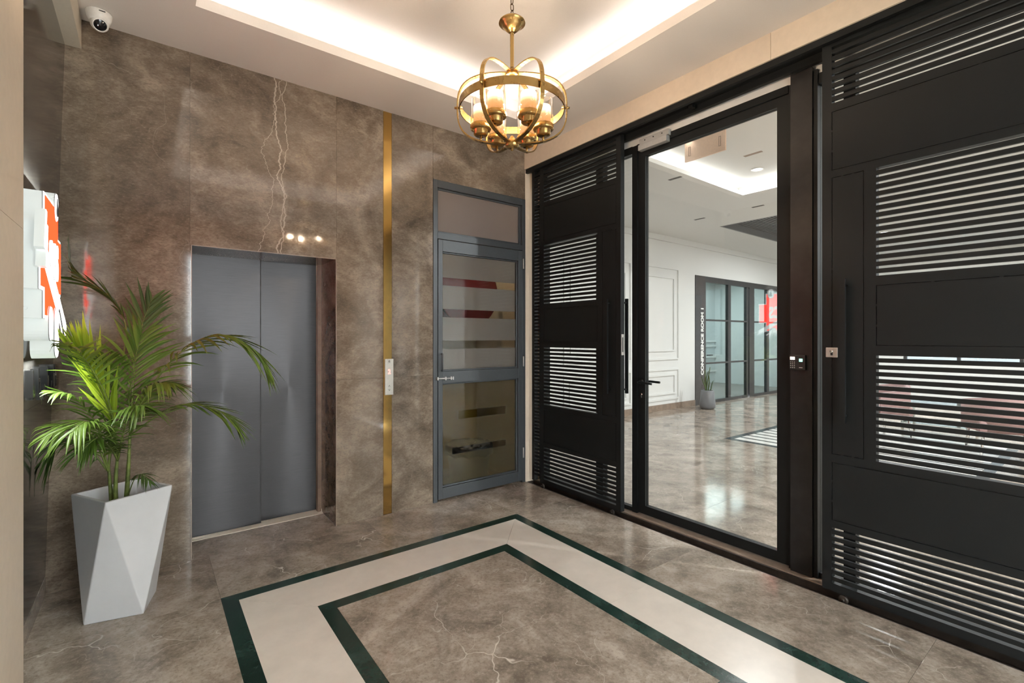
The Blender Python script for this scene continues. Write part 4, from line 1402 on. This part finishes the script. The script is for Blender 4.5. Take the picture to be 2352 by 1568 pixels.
# snake plant pot
sx, sy = 9.02, 5.26
spt = empty('plant_pot', (sx, sy, 0), 'rounded grey pot by the meeting room name panel', 'plant pot')
M_gpot = simple('grey_pot', (.17, .175, .185), .45)
MB().lathe([(0, .0), (.10, .0), (.135, .015), (.152, .06), (.150, .14), (.125, .36), (.110, .38), (.100, .37), (.105, .30), (0, .30)], (sx, sy, 0), 32).build('pot_body', M_gpot, spt)
MB().lathe([(0, .31), (.108, .31)], (sx, sy, 0), 20).build('soil', M_soil, spt)
sn = empty('snake_plant', (sx, sy, .31), 'small upright snake plant in the grey lobby pot', 'potted plant')
M_snake = leafmat('snake_leaf', (.03, .06, .02), (.10, .14, .05), .05)
for k, (dx, dy, h, lean, w) in enumerate(((-.03, .0, .50, -.08, .05), (.03, .01, .54, .05, .055), (.0, -.03, .42, -.02, .05), (.05, -.02, .26, .16, .06), (-.05, .02, .36, -.10, .045), (.01, .03, .46, .09, .05))):
    m = MB()
    vs, fs = [], []
    for i in range(8):
        u = i / 7
        ww = w * (.7 + .6 * u * (1 - u)) * (1 - u ** 5) + .001
        c = Vector((sx + dx + lean * u * u, sy + dy + .02 * math.sin(u * 4 + k), .30 + h * u))
        vs += [c + Vector((-ww / 2, .008, 0)), c + Vector((0, -.006, 0)), c + Vector((ww / 2, .008, 0)), c + Vector((0, .006, 0))]
    for i in range(7):
        for q in range(4):
            fs.append((i * 4 + q, i * 4 + (q + 1) % 4, (i + 1) * 4 + (q + 1) % 4, (i + 1) * 4 + q))
    m.add(vs, fs, True).build('leaf', M_snake, sn)

# far side of the lobby: window wall and lounge seats seen through the louvres
fw = empty('window_3', (LXE, 1, 0), 'tall bright windows at the far end of the lobby', kind='structure')
mb = holed(MB(), -4, 5.7, 0, 3.6, [(-3.4, -1.4, .9, 3.0), (-1.0, 1.0, .9, 3.0), (1.4, 3.4, .9, 3.0)], lambda m, a, b, c, d: m.box(LXE, LXE + .12, a, b, c, d))
mb.build('plaster', M_lobwall, fw)
for y0 in (-3.4, -1.0, 1.4):
    for yy in (y0, y0 + .98, y0 + 1.94):
        BOX('window_mullion', M_frame, fw, LXE - .02, LXE + .05, yy, yy + .06, .9, 3.0)
    for yy in (y0 + .06, y0 + 1.04):
        BOX('pane', M_winglass, fw, LXE + .01, LXE + .02, yy, yy + .92, .9, 3.0)
tag(BOX('wall_lobby_front', M_lobwall, None, 3.3, LXE, -4.1, -4.0, 0, 3.6), 'white end wall of the lobby', kind='structure')
tag(BOX('wall_lobby_near', M_lobwall, None, 3.2, 3.3, -4.0, -1.7, 0, 3.6), 'white lobby wall beside the foyer', kind='structure')
tag(BOX('wall_lobby_back', M_lobwall, None, 3.2, 3.3, YB + .11, LYW, 0, 3.04), 'white lobby wall behind the service closet', kind='structure')

M_pink = simple('blush_upholstery', (.34, .21, .20), .7)


def tub_chair(x, y, rz, label):
    e = empty('lounge_chair', (x, y, 0), label, 'chair', 'lobby lounge chairs')
    c, s_ = math.cos(rz), math.sin(rz)

    def P(a, b, z): return (x + a * c - b * s_, y + a * s_ + b * c, z)
    m = MB()
    vs = [P(a, b, z) for z in (.32, .46) for b in (-.30, .30) for a in (-.30, .30)]
    m.add(vs, [(0, 2, 3, 1), (4, 5, 7, 6), (0, 1, 5, 4), (2, 6, 7, 3), (0, 4, 6, 2), (1, 3, 7, 5)]).build('seat', M_pink, e, .03)
    vs, fs = [], []
    for i in range(17):
        w = math.pi * (.35 + 1.3 * i / 16)
        zt = .78 - .12 * abs(i - 8) / 8
        for r, z in ((.31, .34), (.31, zt), (.38, zt), (.38, .34)):
            vs.append(P(r * math.cos(w), r * math.sin(w), z))
    for i in range(16):
        for k in range(4):
            fs.append((i * 4 + k, i * 4 + (k + 1) % 4, (i + 1) * 4 + (k + 1) % 4, (i + 1) * 4 + k))
    m = MB().add(vs, fs, True)
    m.f.append([0, 1, 2, 3]); m.sm.append(False)
    n = len(m.v)
    m.f.append([n - 1, n - 2, n - 3, n - 4]); m.sm.append(False)
    m.build('backrest', M_pink, e)
    for a, b in ((-.25, -.25), (.25, -.25), (.25, .25), (-.25, .25)):
        MB().tube([P(a, b, .33), P(a * 1.12, b * 1.12, 0)], .014, 8).build('leg', M_chrome, e)


tub_chair(8.55, 2.30, 2.4, 'blush lounge chair behind the left part of the louvres')
tub_chair(8.2, .95, .4, 'blush lounge chair behind the right part of the louvres')
ct = empty('glass_table', (9.3, 1.75, 0), 'low glass table with chrome frame behind the louvres', 'table')
BOX('table_top', M_teal, ct, 8.95, 9.65, 1.35, 2.15, .45, .465)
for a in (8.99, 9.61):
    for b in (1.39, 2.11):
        MB().tube([(a, b, .45), (a, b, 0)], .016, 8).build('leg', M_chrome, ct)
BOX('shelf', M_teal, ct, 8.97, 9.63, 1.37, 2.13, .18, .192)
